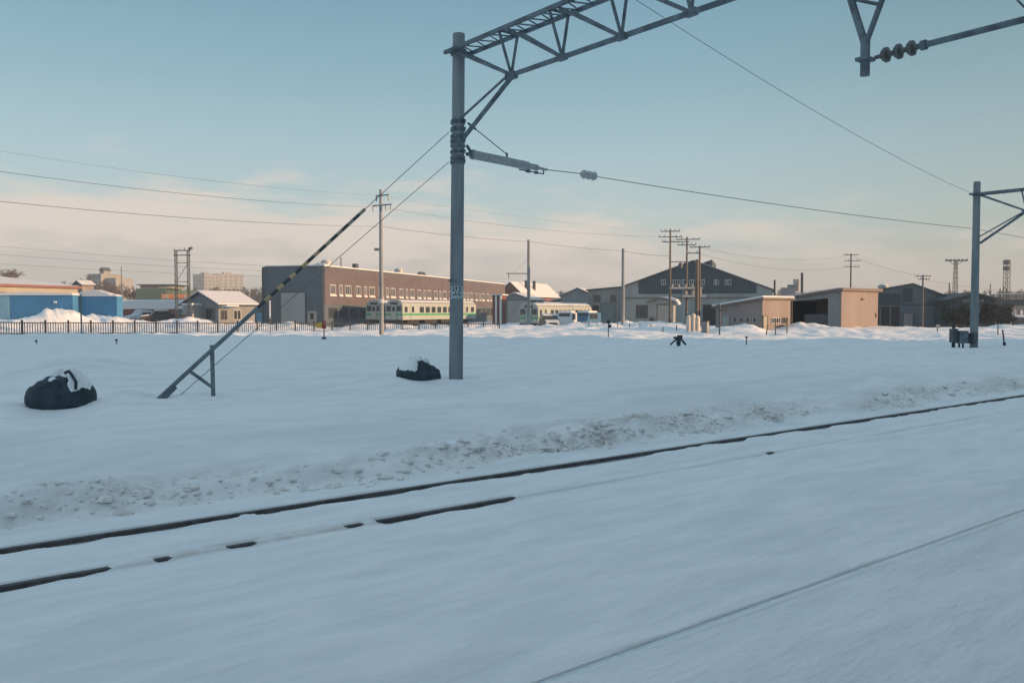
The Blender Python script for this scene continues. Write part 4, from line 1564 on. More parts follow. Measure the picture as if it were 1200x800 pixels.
for k in range(5):
    MB().lathe((wpl * (.05 + .2 * k), -.45, Zp(337.5) + .095), (wpl * (.05 + .2 * k), -.45, 30), [(0, .05), (.06, .07), (.24, .05), (.28, .03)], 8).build('insulator', 'porcelain', pl, True)

# cream drums and the grey box at the foot of the poles
y = 66.0
for k, (px, t, lab) in enumerate(((807, 369, 'left cream cylinder standing in snow between the platform poles'), (812.5, 367, 'middle and tallest cream cylinder between the platform poles'), (817.5, 369.5, 'right cream cylinder between the platform poles'))):
    c = thing('gas_cylinder', lab, 'cylinder', (XP(px, y), y, .32), 0, 'cream cylinders at the pole feet')
    h = ZP(t, y) - .32
    MB().lathe((0, 0, 0), (0, 0, 9), [(-.4, .19), (h - .18, .19), (h - .06, .13), (h, .06)], 14).build('cylinder_body', 'cream_drum', c, True)
    MB().lathe((0, 0, h), (0, 0, 9), [(0.002, .05), (.1, .05), (.11, .03)], 8).build('valve', 'dark_steel', c)
gb_ = thing('switch_box', 'grey box with pale sunlit side at the foot of the right platform pole', 'cabinet', (XP(822, 65), 65, 0), R(-30))
MB().box((0, 0, -.5), (.45, .5, ZP(377, 65))).build('cabinet_body', 'pale_wall', gb_)
MB().box((-.03, -.03, ZP(377, 65) + .003), (.48, .53, ZP(377, 65) + .08)).build('cabinet_lid', 'dark_steel', gb_)
panel(face('front'), .05, .40, .1, ZP(379, 65), .003, .02).build('cabinet_door', 'grey_wall', gb_)

# lattice frame tower at left
y = 105.0
lt = thing('lattice_tower', 'two legged lattice frame tower with insulators on top beside small station house', 'tower', (XP(207, y), y, 0))
wl = XP(221.5, y) - XP(207, y)
zt_ = ZP(293, y)
for xx in (0, wl):
    lg = MB()
    for dx in (-.12, .12):
        for dy in (-.12, .12):
            lg.tube((xx + dx, dy, -1), (xx + dx, dy, zt_), .035, n=4)
    nn = 22
    for k in range(nn):
        za, zb_ = zt_ * k / nn, zt_ * (k + 1) / nn
        s = 1 if k % 2 else -1
        lg.tube((xx - .12 * s, -.12, za), (xx + .12 * s, -.12, zb_), .02, n=3)
        lg.tube((xx - .12 * s, .12, za), (xx + .12 * s, .12, zb_), .02, n=3)
    lg.build('leg', 'dark_steel', lt)
for py, e in ((293.5, .25), (299, .3), (308, 0), (330, 0)):
    MB().tube((-e, 0, ZP(py, y)), (wl + e, 0, ZP(py, y)), .06 if e else .04, n=6).build('cross_beam', 'dark_steel', lt)
b = MB(); b.tube((.1, 0, ZP(329, y)), (wl - .1, 0, ZP(309, y)), .035, n=5)
b.build('diagonal', 'dark_steel', lt)
for t in (-.1, .35, .7, 1.05):
    MB().lathe((wl * t, 0, ZP(293.5, y) + .05), (wl * t, 0, 30), [(0, .04), (.06, .1), (.15, .06), (.24, .1), (.3, .04)], 8).build('insulator', 'porcelain', lt, True)
b = MB(); b.lathe((wl + .1, 0, ZP(291.5, y)), (wl + .7, -.3, ZP(290.5, y)), [(0, .12), (.1, .17), (.45, .2), (.5, .1)], 10); b.build('floodlight', 'dark_steel', lt, True)

# thin poles at left
pole(95, 58, 345, .055, .05, 'thin grey post standing in front of the picket fence at left', [], mat='galvanised', name='marker_post', group='thin posts in the snow')
pole(143, 115, 312, .09, .06, 'slim grey mast right of the short blue shed', [], mat='galvanised', name='mast', group='slim masts in the distance')
q = pole(316.5, 60, 352, .03, .03, 'slender snow stake with long white board in front of the grey workshop', [], mat='wood', name='snow_stake', group='snow stakes')
zz = q.location.z
MB().box((-.05, -.05, ZP(373, 60) - zz), (.06, -.031, ZP(352, 60) - zz)).build('white_board', 'white_paint', q)
for px, y, t, lab in ((42, 46, 398, 'short stub stake at far left before the fence'), (136, 45, 397, 'short stub stake left of the striped guy guard'),
                      (875, 44, 394, 'tiny stub of stake right of the low black switch stand')):
    s_ = pole(px, y, t, .03, .028, lab, [], mat='wood', name='snow_stake', group='snow stakes')
    MB().cbox((0, -.04, ZP(t, y) - s_.location.z - .06), (.14, .03, .08)).build('tag', 'dark_steel', s_)

# red and yellow signal post
y = 50.0
sg = thing('dwarf_signal', 'low signal with yellow arm and red disc on dark post near the fence', 'signal', (XP(379.5, y), y, gz(XP(379.5, y), y)))
zz = sg.location.z
Zs = lambda py: ZP(py, y) - zz
MB().tube((0, 0, -.4), (0, 0, Zs(378)), .035, n=8).build('post', 'dark_steel', sg)
MB().box((-.11, -.09, -.3), (.11, .09, Zs(395))).build('base_box', 'black', sg)
MB().lathe((.03, -.03, Zs(382.5)), (.03, -.16, Zs(382.5)), [(0, .12), (.1, .14), (.13, .1)], 16).build('red_disc', 'lamp_red', sg)
ya = MB(); ya.prism([(-.46, Zs(379.5)), (-.16, Zs(377)), (-.1, Zs(384.5)), (-.42, Zs(384)), (-.52, Zs(382))], -.06, 0.02); ya.build('yellow_arm', 'yellow_paint', sg)
MB().box((-.05, -.1, Zs(378.5)), (.1, .05, Zs(375.6))).build('top_lamp', 'red_paint', sg)

# posts in the middle
s_ = pole(713, 52, 376, .03, .03, 'thin post with small box on top, right of the bare concrete poles', [], mat='dark_steel', name='marker_post', group='thin posts in the snow')
MB().cbox((0, -.02, ZP(377, 52) - s_.location.z), (.18, .14, .22)).build('box', 'black', s_)
MB().cbox((.1, -.02, ZP(382, 52) - s_.location.z), (.14, .1, .2)).build('box', 'black', s_)
s_ = pole(843.5, 56, 357, .055, .05, 'dark post with two small arms before the little beige building', [], mat='dark_steel', name='marker_post', group='thin posts in the snow')
zz = s_.location.z
MB().box((.03, -.08, ZP(364.5, 56) - zz), (.5, -.02, ZP(362.5, 56) - zz)).build('sign_arm', 'dark_steel', s_)
MB().box((-.2, -.08, ZP(360, 56) - zz), (-.03, -.02, ZP(356, 56) - zz)).build('sign_arm', 'dark_steel', s_)
for k, (px, y, t) in enumerate(((690, 80, 377), (700, 79, 378), (707, 79, 377.5), (724, 78, 377), (738, 78, 378), (750, 77, 378.5), (763, 77, 379), (777, 70, 383), (793, 70, 381))):
    pole(px, y, t, .045, .04, 'short dark post of the rope line in the sunlit snow before big shed', [], mat='wood', name='rope_post', group='short posts of the rope line')
for px, y, t, lab in ((898, 62, 380, 'leaning stake left of the two by the beige building front'), (909, 62, 377, 'straight stake before the beige building windows'), (922.5, 62, 376, 'stake at the right corner of the beige building'),
                      (1099, 66, 382, 'thin stake with square board left of the right hand gantry pole'), (1170, 60, 380, 'thick short stake behind the right hand gantry pole')):
    s_ = pole(px, y, t, .045, .04, lab, [], mat='wood', name='snow_stake', group='snow stakes')
    if px == 1099:
        MB().cbox((0, -.06, ZP(t, y) - s_.location.z), (.3, .03, .25)).build('board', 'grey_wall', s_)
    if px == 898: s_.rotation_euler = (0, R(9), 0)
y = 42.5
ls = thing('leaning_stake', 'dark leaning stake to the right of the right hand gantry pole', 'stake', (XP(1178, y), y, gz(XP(1178, y), y)))
ls.rotation_euler = (0, R(-8), 0)
MB().tube((0, 0, -.3), (0, 0, ZP(386, y) - ls.location.z), .04, .035, n=8).build('stake_shaft', 'black', ls)
MB().box((-.05, -.05, .02), (.06, .05, .16)).build('stake_collar', 'black', ls)

# low black switch stand
y = 43.0
x = XP(795, y)
sw = thing('switch_stand', 'low black point lever stand on splayed legs poking from the snow', 'point lever', (x, y, gz(x, y)))
zz = sw.location.z
Zs = lambda py: ZP(py, y) - zz
m = MB(); m.tube((-.02, 0, Zs(396)), (-.40, .05, Zs(404)), .05, n=6); m.build('leg', 'black', sw)
m = MB(); m.tube((.06, 0, Zs(395)), (.38, -.05, Zs(404)), .055, n=6); m.build('leg', 'black', sw)
MB().lathe((.02, 0, Zs(403)), (.02, 0, 9), [(-.1, .1), (.1, .12), (.24, .10), (.28, .05)], 10).build('lever_base', 'black', sw)
MB().cbox((.08, 0, Zs(394.6)), (.24, .2, .17)).build('gear_box', 'black', sw)
m = MB(); m.tube((-.05, 0, Zs(396)), (-.24, 0, Zs(395.6)), .06, n=8); m.build('weight', 'black', sw)

# cabinets on a post by the right gantry pole
y = 41.0
x = XP(1120, y)
cb = thing('relay_cabinets', 'dark post carrying two grey boxes left of the right hand gantry pole', 'cabinet', (x, y, gz(x, y)))
zz = cb.location.z
Zs = lambda py: ZP(py, y) - zz
MB().tube((-.02, .12, -.4), (-.02, .12, Zs(379.5)), .085, .07, n=12).build('post', 'black', cb)
a_ = MB().box((-.28, -.32, Zs(401)), (-.03, .02, Zs(386))).build('box', 'dark_steel', cb)
MB().box((-.30, -.34, Zs(386) + .003), (-.01, .04, Zs(384.8))).build('box_lid', 'galvanised', a_)
a_ = MB().box((.02, -.40, Zs(402)), (.42, .02, Zs(388.5))).build('box', 'galvanised', cb)
MB().box((-.0, -.42, Zs(388.5) + .003), (.44, .04, Zs(387.4))).build('box_lid', 'dark_steel', a_)
for xx in (-.2, .12, .3):
    MB().tube((xx, -.15, -.3), (xx, -.15, Zs(401.5)), .045, n=8).build('leg', 'black', cb)

# ------------------------------------------------------------------ middle background
# garage with roller door
y = 168.0
aG = R(-18)
ga_, wG = simple_house(589, 622, y, aG, 351.5, 344.5, 9, 'grey_wall', 'grey gabled garage with roller shutter under snow roof left of bare concrete pole', name='garage', oh=.5, rx=2.4)
door(ga_, face('front'), 1.0, wG - .3, ZP(352, y), 'grey_shutter', -1.5, 'roller_door')
y = 205.0
dk, wD = simple_house(583, 613, y, R(-22), 346, 331.5, 26, 'red_brick', 'dark gabled house with red brown wall behind the garage', oh=.5)
for (xx, yy) in ((wD * .75, 6), (wD * .78, 11)):
    MB().box((xx - .3, yy, 4), (xx + .3, yy + .6, 9.2)).build('chimney', 'black', dk)
for sx, ml in ((579, 'red_brick'),):
    an = thing('annex', 'narrow annex with red wall between white pillars at the end of the brown workshop', 'building', (XP(577, 150), 150, 0), R(-16))
    wA = XP(588, 150) - XP(577, 150)
    MB().box((0, 0, -2), (wA, 3, ZP(346, 150))).build('wall', 'red_brick', an)
    for t in (0.35, .85):
        MB().box((wA * t, -.25, -2), (wA * t + .3, -.003, ZP(345, 150))).build('pillar', 'white_paint', an)
    MB().box((-.2, -.4, ZP(346, 150) + .003), (wA + .3, 3.2, ZP(344.5, 150))).build('snow_roof', 'roof_snow', an)
# long low snow roofs between garage and shed
for (p0, p1, y, eave, ridge, lab) in ((640, 676, 178, 355, 350.5, 'long low shed under snow roof behind the snow roofed railcar'),
                                      (664, 690, 172, 357, 353.5, 'small hut with snow roof in front of grey gabled annex')):
    hh, w_ = simple_house(p0, p1, y, R(-10), eave, ridge, 7, 'grey_wall', lab, name='low_shed', oh=.3)
    window(hh, face('front'), w_ * .55, w_ * .8, .6, 1.4, 2)
y = 165.0
ag, wAg = simple_house(657, 697, y, R(-16), 347, 338.5, 14, 'grey_wall', 'grey gabled building left of the big dark shed', rx=None, snow='roof_snow', oh=.3, st=.12)
window(ag, face('front'), wAg * .58, wAg * .75, 1.8, 2.9, 2, 'dark_frame')

# big dark gabled shed
AB = R(-16)
exB = Vector((math.cos(AB), math.sin(AB), 0))


yB = 136.0
oB, wB = frontage(731, 905, yB, exB)
bg2 = thing('big_shed', 'big gabled depot shed with dark upper cladding, white window row and ridge monitor', 'building', oB, AB)


def uB(px):
    u_ = (px - 600) / F
    return (u_ * oB.y - oB.x) / (exB.x - u_ * exB.y)


def zB(px, py):
    return ZP(py, oB.y + exB.y * uB(px))


eL, eR = zB(731, 336), zB(905, 340)
rx = uB(812)
rg = zB(812, 306.5)
gable(bg2, wB, 16, eL, rg, 'hall_wall', 'dark_roof', 'roof_snow', rx=rx, eave2=eR, oh=.35, st=.06, t=.2)
fB = face('front')
# dark cladding on the upper wall
sl = (rg - eL) / rx; sr = (rg - eR) / (wB - rx)
ua, ub = uB(748), uB(886)
zlow = zB(760, 344.3)
MB().prism([(ua, zlow), (ub, zlow), (ub, rg - sr * (ub - rx) - .04), (rx, rg - .04), (ua, eL + sl * ua - .04)], -.07, -.003).build('dark_cladding', 'dark_cladding', bg2)
MB().box((0.02, -.12, zlow - .75), (wB - .02, -.003, zlow - .58)).build('string_course', 'fascia', bg2)
m0, m1 = uB(801), uB(833.5)
mon = MB().prism([(m0, rg - sl * (rx - m0) + .3), (m1, rg - sr * (m1 - rx) + .3), (m1, zB(833, 304)), (m1 - (m1 - m0) * .42, zB(820, 309)), (m0 + .9, zB(806, 306.5)), (m0, zB(801, 307.5))], .3, 14).build('ridge_monitor', 'dark_cladding', bg2)
for a, b_, pn in ((774.5, 780, 2), (788, 797, 3), (798.5, 806, 3), (807.5, 813, 2), (820, 825.5, 2), (836, 838.5, 1), (838.8, 842, 1), (849, 851.8, 1), (852.4, 856.5, 1)):
    window(bg2, fB, uB(a), uB(b_), zB(a, 334), zB(a, 327.5), pn, 'window_frame', .11).location = (0, -.075, 0)
window(bg2, fB, uB(745), uB(759.5), zB(750, 373), zB(750, 357), 4, 'dark_frame', .12)
door(bg2, fB, uB(824), uB(842), zB(830, 357.5), 'dark_interior', -1.2, 'doorway')
door(bg2, fB, uB(878), uB(890), zB(880, 357), 'grey_shutter', -1.2, 'roller_door')
# left annex of the shed
oA, wA2 = frontage(689, 732, 140, exB)
an2 = thing('flat_annex', 'low flat roofed grey annex joined to left side of the big dark shed', 'building', oA, AB)
MB().prism([(0, -2), (wA2, -2), (wA2, ZP(336.5, 137)), (0, ZP(340.5, 139))], 0, 20).build('wall', 'grey_wall', an2)
MB().prism([(-.3, ZP(340.5, 139) + .004), (wA2, ZP(336.5, 137) + .004), (wA2, ZP(336.5, 137) + .22), (-.3, ZP(340.5, 139) + .22)], -.3, 20).build('roof', 'dark_roof', an2)
for a, b_ in ((695, 704), (715, 722)):
    window(an2, fB, wA2 * (a - 689) / 43, wA2 * (b_ - 689) / 43, ZP(354, 138), ZP(345.5, 138), 2, 'dark_frame')
door(an2, fB, wA2 * 15 / 43, wA2 * 31 / 43, ZP(356, 138), 'teal', -1.0)
door(an2, fB, wA2 * 6 / 43, wA2 * 12 / 43, ZP(358, 138), 'dark_interior', -1.0)

# small shed with a snow lip in front of it
y = 97.0
oS, wSs = frontage(759.5, 789, y, exB)
ssd = thing('store_shed', 'little pale gabled shed with curling snow on its eave behind the leftmost platform pole', 'shed', oS, AB)
gable(ssd, wSs, 2.6, ZP(354.5, y), ZP(350, y), 'pale_wall', 'fascia', None, oh=.2, ohy=.25)
door(ssd, fB, wSs * .38, wSs * .86, ZP(357.5, y), 'pale_wall', -1, 'door', 'fascia')
rsn = MB().prism([(wSs * .52, ZP(350, y) + .16), (wSs * .8, ZP(351.5, y) + .12), (wSs + .25, ZP(354.5, y) + .1), (wSs + .52, ZP(357, y)), (wSs + .62, ZP(355.5, y)), (wSs + .3, ZP(352, y) + .15), (wSs * .8, ZP(349.5, y) + .2), (wSs * .5, ZP(349, y) + .15)], -.3, 2.8).build('snow_lip', 'roof_snow', ssd)
MB().lathe((wSs * .16, -.05, .9), (wSs * .16, -.3, .9), [(0, .25), (.2, .25), (.25, .1)], 10).build('wall_drum', 'black', ssd)

# little beige building
AR = math.atan2(DY, DX)
exR = Vector((math.cos(AR), math.sin(AR), 0))
oR, wR = frontage(893.5, 926.5, 68, exR)
lb = thing('beige_hut', 'little beige hut with sunlit window front and shed roof, left of dark open shed', 'building', oR, AR)
hf = ZP(351.5, 68.5)
mono(lb, wR, 4.6, hf, hf - .62, 'beige_wall', 'fascia', 'roof_snow', st=.14)
fl = face('left'); ffr = face('front')
window(lb, ffr, wR * .30, wR * .62, ZP(379, 68.5), ZP(372, 68.5), 4, 'window_frame', .05)
window(lb, ffr, wR * .68, wR * .88, ZP(379, 69), ZP(372, 69), 2, 'fascia', .05)
door(lb, ffr, wR * .03, wR * .15, ZP(371, 68.3), 'cream_wall', -.6)
MB().tube((wR + .06, -.06, -.5), (wR + .06, -.06, hf - .1), .05, n=8).build('drainpipe', 'fascia', lb)
for a in (.5, 1.15, 1.8, 2.4):
    window(lb, fl, a, a + .42, ZP(378, 69), ZP(371.5, 69), 1, 'window_frame', .05)
panel(fl, 3.2, 3.9, -.5, 1.5, .003, .05).build('side_door', 'pale_wall', lb)

# dark open shed with beige front
oO, wO = frontage(986, 1028.5, 76, exR)
os_ = thing('open_shed', 'shed with dark wide opening on shaded side and plain beige sunlit front', 'shed', oO, AR)
hO = ZP(341.5, 77)
dO = 6.4
hOb = hO - .75
MB().prism([(.0, -1.6), (0, hO), (.14, hO - .02), (.14, -1.6)], 0, wO, 'x').build('front_wall', 'beige_wall', os_)
MB().prism([(.145, -1.6), (.145, hO - .03), (dO, hOb), (dO, -1.6)], wO - .14, wO - .002, 'x').build('side_wall', 'beige_wall', os_)
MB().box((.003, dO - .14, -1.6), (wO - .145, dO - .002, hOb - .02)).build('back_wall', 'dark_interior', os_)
MB().prism([(.145, -1.6), (.145, hO - .03), (1.3, hO - .16), (1.3, -1.6)], .002, .14, 'x').build('side_wall', 'grey_wall', os_)
MB().prism([(1.303, hO - .62), (1.303, hO - .17), (dO - .145, hOb), (dO - .145, hOb - .18)], .002, .14, 'x').build('lintel', 'grey_wall', os_)
s = (hO - hOb) / dO
rO = MB().prism([(-.3, hO + s * .3 + .005), (dO + .3, hOb - s * .3 + .005), (dO + .3, hOb - s * .3 + .2), (-.3, hO + s * .3 + .27)], -.3, wO + .3, 'x').build('roof', 'fascia', os_)
MB().prism([(-.15, hO + s * .3 + .25), (dO + .3, hOb - s * .3 + .203), (dO + .3, hOb - s * .3 + .30), (.1, hO + s * .3 + .31)], -.27, wO + .27, 'x').build('roof_snow', 'roof_snow', os_)
MB().box((wO * .53, -.12, hO - .75), (wO * .60, -.003, hO - .6)).build('wall_lamp', 'fascia', os_)
MB().box((wO * .93, -.08, 1.3), (wO * .955, -.003, 1.7)).build('meter', 'fascia', os_)
MB().box((.5, 1.5, -.6), (1.9, 4.0, 1.6)).build('stored_machine', 'dark_steel', os_)

# distant silo and chimney posts
y = 165.0
sl_ = thing('silo_building', 'distant plant with lit silo block and flues between big shed and open shed', 'building', (XP(914.5, y), y, 0), R(-20))
MB().box((0, 0, -2), (2.8, 4, ZP(337, y))).build('wall', 'apartment_grey', sl_)
MB().box((1.2, 1, ZP(337, y) + .005), (2.9, 3, ZP(333.5, y))).build('upper_block', 'apartment_grey', sl_)
MB().lathe((2.5, 1.2, ZP(334, y)), (2.5, 1.2, 90), [(0, .25), (ZP(326.5, y) - ZP(334, y), .25)], 10).build('flue', 'light_steel', sl_, True)
MB().lathe((3.1, 1.2, ZP(341, y)), (3.1, 1.2, 90), [(0, .3), (ZP(327, y) - ZP(341, y), .3)], 10).build('flue', 'apartment', sl_, True)
pole(907.5, 105, 328, .13, .12, 'short dark flue pole at the right end of big shed roof', [], mat='black', name='flue_pole', group='poles standing in the yard')
pole(939.5, 110, 319.5, .17, .16, 'thicker dark flue pole rising behind the open shed', [], mat='black', name='flue_pole', group='poles standing in the yard')
pole(996.5, 118, 297, .14, .09, 'utility pole with three crossarms rising behind the open shed roof', [(298.5, 1.0, 0), (305.5, 1.05, .2), (312.5, 1.0, .1)], ang=-.1, mat='dark_steel')
pole(1081, 92, 322, .11, .08, 'utility pole with two crossarms before the right hand gabled depot', [(323.5, .85, 0), (327, .6, .1)], ang=-.1, mat='dark_steel')
pole(1112, 110, 331, .10, .08, 'plain thin pole at the right end of right hand depot', [], mat='dark_steel')
pole(1160, 140, 332.5, .10, .08, 'plain thin pole above the dark roofed house', [], mat='dark_steel')
for px, t, lab in ((1171.5, 338, 'left of three close poles on the overpass'), (1175.5, 336, 'middle of three close poles on the overpass'), (1179.5, 338, 'right of three close poles on the overpass')):
    pole(px, 150, t, .12, .11, lab, [], mat='black', group='three close poles on the overpass')


def lattice(px, y, top, base_w, top_w, label):
    root = thing('lattice_tower', label, 'tower', (XP(px, y), y, 0))
    h = ZP(top, y)
    m = MB()
    for sx in (-1, 1):
        for sy in (-1, 1):
            m.tube((sx * base_w, sy * base_w, -1), (sx * top_w, sy * top_w, h), .07, n=4)
    n = 12
    for k in range(n):
        a, b_ = k / n, (k + 1) / n
        wa, wb_ = base_w + (top_w - base_w) * a, base_w + (top_w - base_w) * b_
        for sy in (-1, 1):
            m.tube((-wa, sy * wa, h * a), (wb_, sy * wb_, h * b_), .035, n=3)
            m.tube((wa, sy * wa, h * a), (-wb_, sy * wb_, h * b_), .035, n=3)
            m.tube((sy * wa, -wa, h * a), (sy * wb_, wb_, h * b_), .035, n=3)
    m.build('mast', 'dark_steel', root)
    return root, h


ft, h = lattice(1119, 200, 306, .55, .25, 'slim floodlight tower with wide lamp bar behind right hand depot')
MB().box((-2.5, -.12, h), (2.5, .12, h + .22)).build('lamp_bar', 'dark_steel', ft)
for k in range(6):
    MB().lathe((-2.3 + .92 * k, -.1, h + .3), (-2.3 + .92 * k, -.7, h + .1), [(0, .2), (.3, .3), (.4, .3)], 8).build('floodlight', 'dark_steel', ft)
for s in (-1, 1):
    MB().tube((0, 0, h - 1.1), (s * 1.6, 0, h), .07, n=4).build('strut', 'dark_steel', ft)
ft, h = lattice(1179, 200, 306, .5, .5, 'lattice mast with two drum shaped tiers at the right edge')
for z in (h - .2, h - 1.7):
    MB().lathe((0, 0, z), (0, 0, 99), [(-.5, .7), (-.45, .85), (.4, .85), (.5, .6)], 12).build('antenna_tier', 'dark_steel', ft)

# right hand depot
y = 112.0
aR2 = R(-16)
exD = Vector((math.cos(aR2), math.sin(aR2), 0))
oD, wDp = frontage(1018, 1117, y, exD)
dp_ = thing('right_depot', 'long gabled depot with dark doorways left, half hidden by the open shed', 'building', oD, aR2)
eD = ZP(343, y); eD2 = ZP(351, y - 2)
gable(dp_, wDp, 24, eD, ZP(333.5, y - 1.5), 'dim_wall', 'dark_roof', None, rx=wDp * .52, eave2=eD2, oh=.4, t=.2)
panel(fB, .1, wDp - .1, eD2 - .75, eD2 - .55, .003, .1).build('string_course', 'dark_roof', dp_)
panel(fB, wDp * .40, wDp * .52, eD2 - .3, eD + .5, .003, .06).build('dark_panel', 'dark_cladding', dp_)
for a, b_ in ((.05, .13), (.15, .25), (.27, .37)):
    door(dp_, fB, wDp * a, wDp * b_, eD2 - .9, 'dark_interior', -1.0, 'doorway')
panel(fB, wDp * .42, wDp * .52, -.5, 1.5, .003, .4).build('notice_board', 'beige_wall', dp_)
panel(fB, .1, wDp * .38, eD2 - .54, eD - .1, .003, .05).build('dark_band', 'dark_cladding', dp_)
vent(dp_, wDp * .25, 6, eD + .4, .7, .9)

# dark roofed house, evergreens, overpass
y = 105.0
hr_, wH = simple_house(1113, 1166, y, R(-6), 350.5, 344, 8, 'dark_cladding', 'low house with wide dark roof behind the right hand gantry pole', oh=.8, snow=None, ohy=.8)
for t in (.28, .36, .60, .68):
    window(hr_, face('front'), wH * t, wH * (t + .06), ZP(353.5, y), ZP(351, y), 1, 'window_frame', .06)
for k, (px, y, h, w, lab) in enumerate(((1119, 98, 2.9, 2.4, 'dark evergreen bush left of the right hand gantry pole'), (1133, 97, 2.5, 2.6, 'dark evergreen bush partly behind right hand gantry pole'),
                                        (1152, 98, 2.4, 2.2, 'ragged dark bush just right of right hand gantry pole'), (1166, 97, 3.0, 2.6, 'dense dark bush under the overpass end'), (1178, 99, 2.6, 2.4, 'dark bush at far right under the overpass'))):
    conifer((XP(px, y), y, -.1), h, w, lab, 300 + k)
y = 118.0
ovx = XP(1163, y)
ov = thing('overpass', 'dark overpass with snowy railing running off the right edge', 'bridge', (ovx, y, 0), R(-10))
zt_, zb_ = ZP(351, y), ZP(358, y)
MB().box((0, 0, zb_), (26, 5, zt_)).build('deck', 'dark_cladding', ov)
for k in range(4):
    MB().box((2 + 6.5 * k, 1, -2), (2.8 + 6.5 * k, 4, zb_ - .003)).build('pier', 'grey_wall', ov)
m = MB()
for k in range(27):
    m.box((k * .98, -.02, zt_), (k * .98 + .09, .07, zt_ + .62))
m.box((0, -.03, zt_ + .62), (25.6, .08, zt_ + .70)); m.box((0, -.01, zt_ + .3), (25.6, .05, zt_ + .36))
ra = m.build('railing', 'dark_steel', ov)
MB().box((0, -.05, zt_ + .703), (25.6, .10, zt_ + .80)).build('railing_snow', 'roof_snow', ra)
for k in range(3):
    tr_ = MB().box((1 + 7 * k, -6, -.5), (6.8 + 7 * k, -4, 1.0 + .2 * (k % 2))).build('snow_covered_wall', 'dark_steel', ov)
    MB().box((.9 + 7 * k, -6.1, 1.004 + .2 * (k % 2)), (6.9 + 7 * k, -3.9, 1.2 + .2 * (k % 2))).build('wall_snow', 'roof_snow', tr_)

# ------------------------------------------------------------------ parked cars under snow
def car(px, y, rz, col, label, kind='car', w=1.7, ln=4.2, h=1.5, z=-.05):
    root = thing('parked_' + kind, label, kind, (XP(px, y), y, z), rz, 'snow covered parked cars')
    if kind == 'car':
        prof = [(0, .35), (.05, .75), (1.1, .95), (1.75, h), (3.3, h), (4.0, .98), (ln, .9), (ln, .35)]
    elif kind == 'van':
        prof = [(0, .35), (.04, .85), (.5, 1.05), (1.0, h), (ln - .05, h), (ln, .9), (ln, .35)]
    MB().prism(prof, -w / 2, w / 2, 'x').build('body', col, root)
    f = lambda u, v, o: (u, -o, v)
    ya, za = prof[2]; yb, zb2 = prof[3]
    m = MB()
    m.v = [(-w * .42, ya + .08, za + .02), (w * .42, ya + .08, za + .02), (w * .36, yb - .06, zb2 - .08), (-w * .36, yb - .06, zb2 - .08)]
    nrm = Vector((0, -(zb2 - za), (yb - ya))).normalized() * .02
    m.v = m.v + [tuple(Vector(v) + nrm) for v in m.v]
    m.f = [(0, 1, 2, 3), (7, 6, 5, 4), (0, 4, 5, 1), (1, 5, 6, 2), (2, 6, 7, 3), (3, 7, 4, 0)]
    m.build('windscreen', 'glass', root)
    for s in (-1, 1):
        MB().box((s * (w / 2 + .002), yb + .1, za + .08), (s * (w / 2 + .02), min(3.2, ln - .4), h - .12)).build('side_window', 'glass', root)
        MB().cbox((s * w * .36, -.02, .68), (.3, .08, .16)).build('headlight', 'headlamp', root)
        for yy in (.8, ln - .8):
            MB().tube((s * w * .36, yy, .32), (s * (w / 2 + .01), yy, .32), .32, n=14).build('wheel', 'tyre', root)
    MB().cbox((0, -.03, .45), (w * .9, .1, .14)).build('bumper', 'black', root)
    MB().prism([(yb - .1, h + .003), (min(3.4, ln - .1), h + .003), (min(3.3, ln - .2), h + .2), (yb + .25, h + .26), (yb - .05, h + .1)], -w * .44, w * .44, 'x').build('roof_snow', 'roof_snow', root)
    if kind == 'car':
        MB().prism([(.1, .79), (1.05, .965), (1.0, 1.08), (.2, .92)], -w * .42, w * .42, 'x').build('bonnet_snow', 'roof_snow', root)
    return root


car(648, 92, R(8), 'car_dark', 'dark parked car under a thick snow cap before snow roofed railcar', z=-.15)
car(660, 100, R(-14), 'van_white', 'white van with snow on its roof behind the dark parked car', 'van', 1.8, 4.4, 1.95, z=-.3)
car(679, 105, R(-32), 'car_blue', 'blue van with snow topped roof, rightmost of parked vehicles by the railcar', 'van', 1.75, 4.3, 1.9, z=-.25)
car(164, 110, R(-62), 'car_dark', 'dark parked car heaped with snow to the right of the blue sheds', z=.35)
car(148, 113, R(-30), 'van_white', 'pale car buried in snow next to the dark parked car right of blue sheds', z=.25)

# ------------------------------------------------------------------ power lines
def line(name_pts, r, label, grp='power lines'):
    build_path('power_line', name_pts, r, 'cable_grey', label, 'wire', grp)


P4 = lambda px, py, y: P(px, py, y)
lft = lambda z: Vector((-38.5, 18, z))
c_pole = P4(447, 265.5, 62)
line(sagline(lft(8.1), c_pole, 1.0), .012, 'lowest and darkest of the long wires entering from left to utility pole', )
line(sagline(c_pole, P4(619.5, 283, 88), .15) + sagline(P4(619.5, 283, 88), P4(730, 294, 92), .12)[1:] + sagline(P4(730, 294, 92), P4(785, 300, 86), .1)[1:], .018, 'wire strung over the two bare concrete poles to the platform poles')
bp_ = P4(447, 243, 62)
line(sagline(lft(9.9), bp_, 1.2) + sagline(bp_, P4(785, 277.5, 86), .5)[1:], .011, 'long wire on the lower crossarm of the utility pole, second from bottom')
ap = P4(443, 229, 62)
line(sagline(lft(11.0), ap, 1.2) + sagline(ap, P4(785, 271.5, 86), .3)[1:], .007, 'thin faint wire on the upper crossarm of the utility pole')
for py0, py1, lab in ((286, 312, 'highest of three faint far wires above the left sheds'), (296, 318, 'middle of three faint far wires above the left sheds'), (308, 324, 'lowest of three faint far wires above the left sheds')):
    line(sagline(P4(-60, py0 - 3, 140), P4(320, py1, 150), .3), .022, lab, 'faint far wires')
a_ = P4(804, 281, 84); b_ = P4(996, 299, 118)
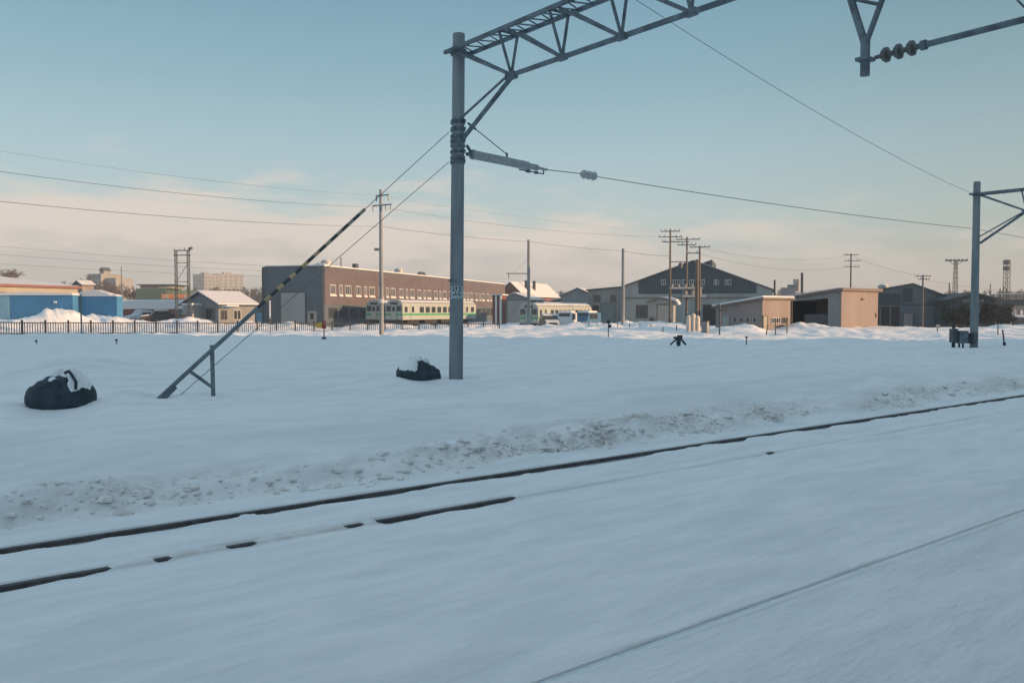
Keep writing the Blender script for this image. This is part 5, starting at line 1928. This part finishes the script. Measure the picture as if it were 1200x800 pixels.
line(sagline(P4(820, 290, 82), b_, .9), .016, 'upper wire from the platform poles to three armed pole behind open shed')
line(sagline(P4(818, 297, 82), P4(990, 313, 118), .9), .016, 'lower wire from the platform poles to three armed pole behind open shed')
line(sagline(b_, P4(1081, 323.5, 92), .3), .014, 'wire from the three armed pole down to the right hand two armed pole')
line(sagline(P4(1081, 327, 92), P4(1260, 345, 100), .4), .014, 'wire from the right hand two armed pole towards the overpass')

# ------------------------------------------------------------------ out of frame: an unseen building added to shade the foreground, and our own train
st = thing('shade_building', 'large added building to the right, outside the picture, shading the foreground', 'building', (53, -62, 0))
MB().box((0, 0, -2), (24, 97, 22)).build('wall', 'pale_wall', st)
MB().box((-.5, -.5, 22.004), (24.5, 97.5, 22.5)).build('roof', 'dark_roof', st)
fS = face('left')
for r in range(5):
    for k in range(12):
        panel(fS, 3 + k * 7.8, 8 + k * 7.8, 2.2 + r * 3.6, 4.2 + r * 3.6, .003, .06).build('window', 'glass', st)
tn = thing('passenger_train', 'dark passenger train standing behind the viewpoint on the near track', 'train', LT(-0.6, 0, 0), AR)
for k in range(3):
    x0 = -50 + k * 20.3
    cbd = MB().prism([(0, .9), (0, 3.2), (-.35, 3.75), (-1.45, 3.95), (-2.55, 3.75), (-2.9, 3.2), (-2.9, .9)], x0, x0 + 20, 'x').build('carriage', 'train_silver', tn)
    MB().box((x0 + 1.5, .003, 1.75), (x0 + 18.5, .02, 2.65)).build('window_band', 'glass', cbd)
    MB().box((x0 + 2, -2.4, .1), (x0 + 18, -.5, .88)).build('underframe', 'underframe', cbd)

# ------------------------------------------------------------------ thin winter haze
hz_ = MB().box((-9800, -9800, -3.5), (9800, 9800, 37)).build('haze', pm('haze_air', (1, 1, 1)))
hm = bpy.data.materials['haze_air']
hm.node_tree.nodes.clear()
ho = hm.node_tree.nodes.new('ShaderNodeOutputMaterial')
hv = hm.node_tree.nodes.new('ShaderNodeVolumePrincipled')
hv.inputs['Color'].default_value = (0.76, 0.88, 1.0, 1)
hv.inputs['Density'].default_value = 0.0007
hv.inputs['Anisotropy'].default_value = 0.0
hm.node_tree.links.new(hv.outputs[0], ho.inputs['Volume'])
tag(hz_, kind='stuff')
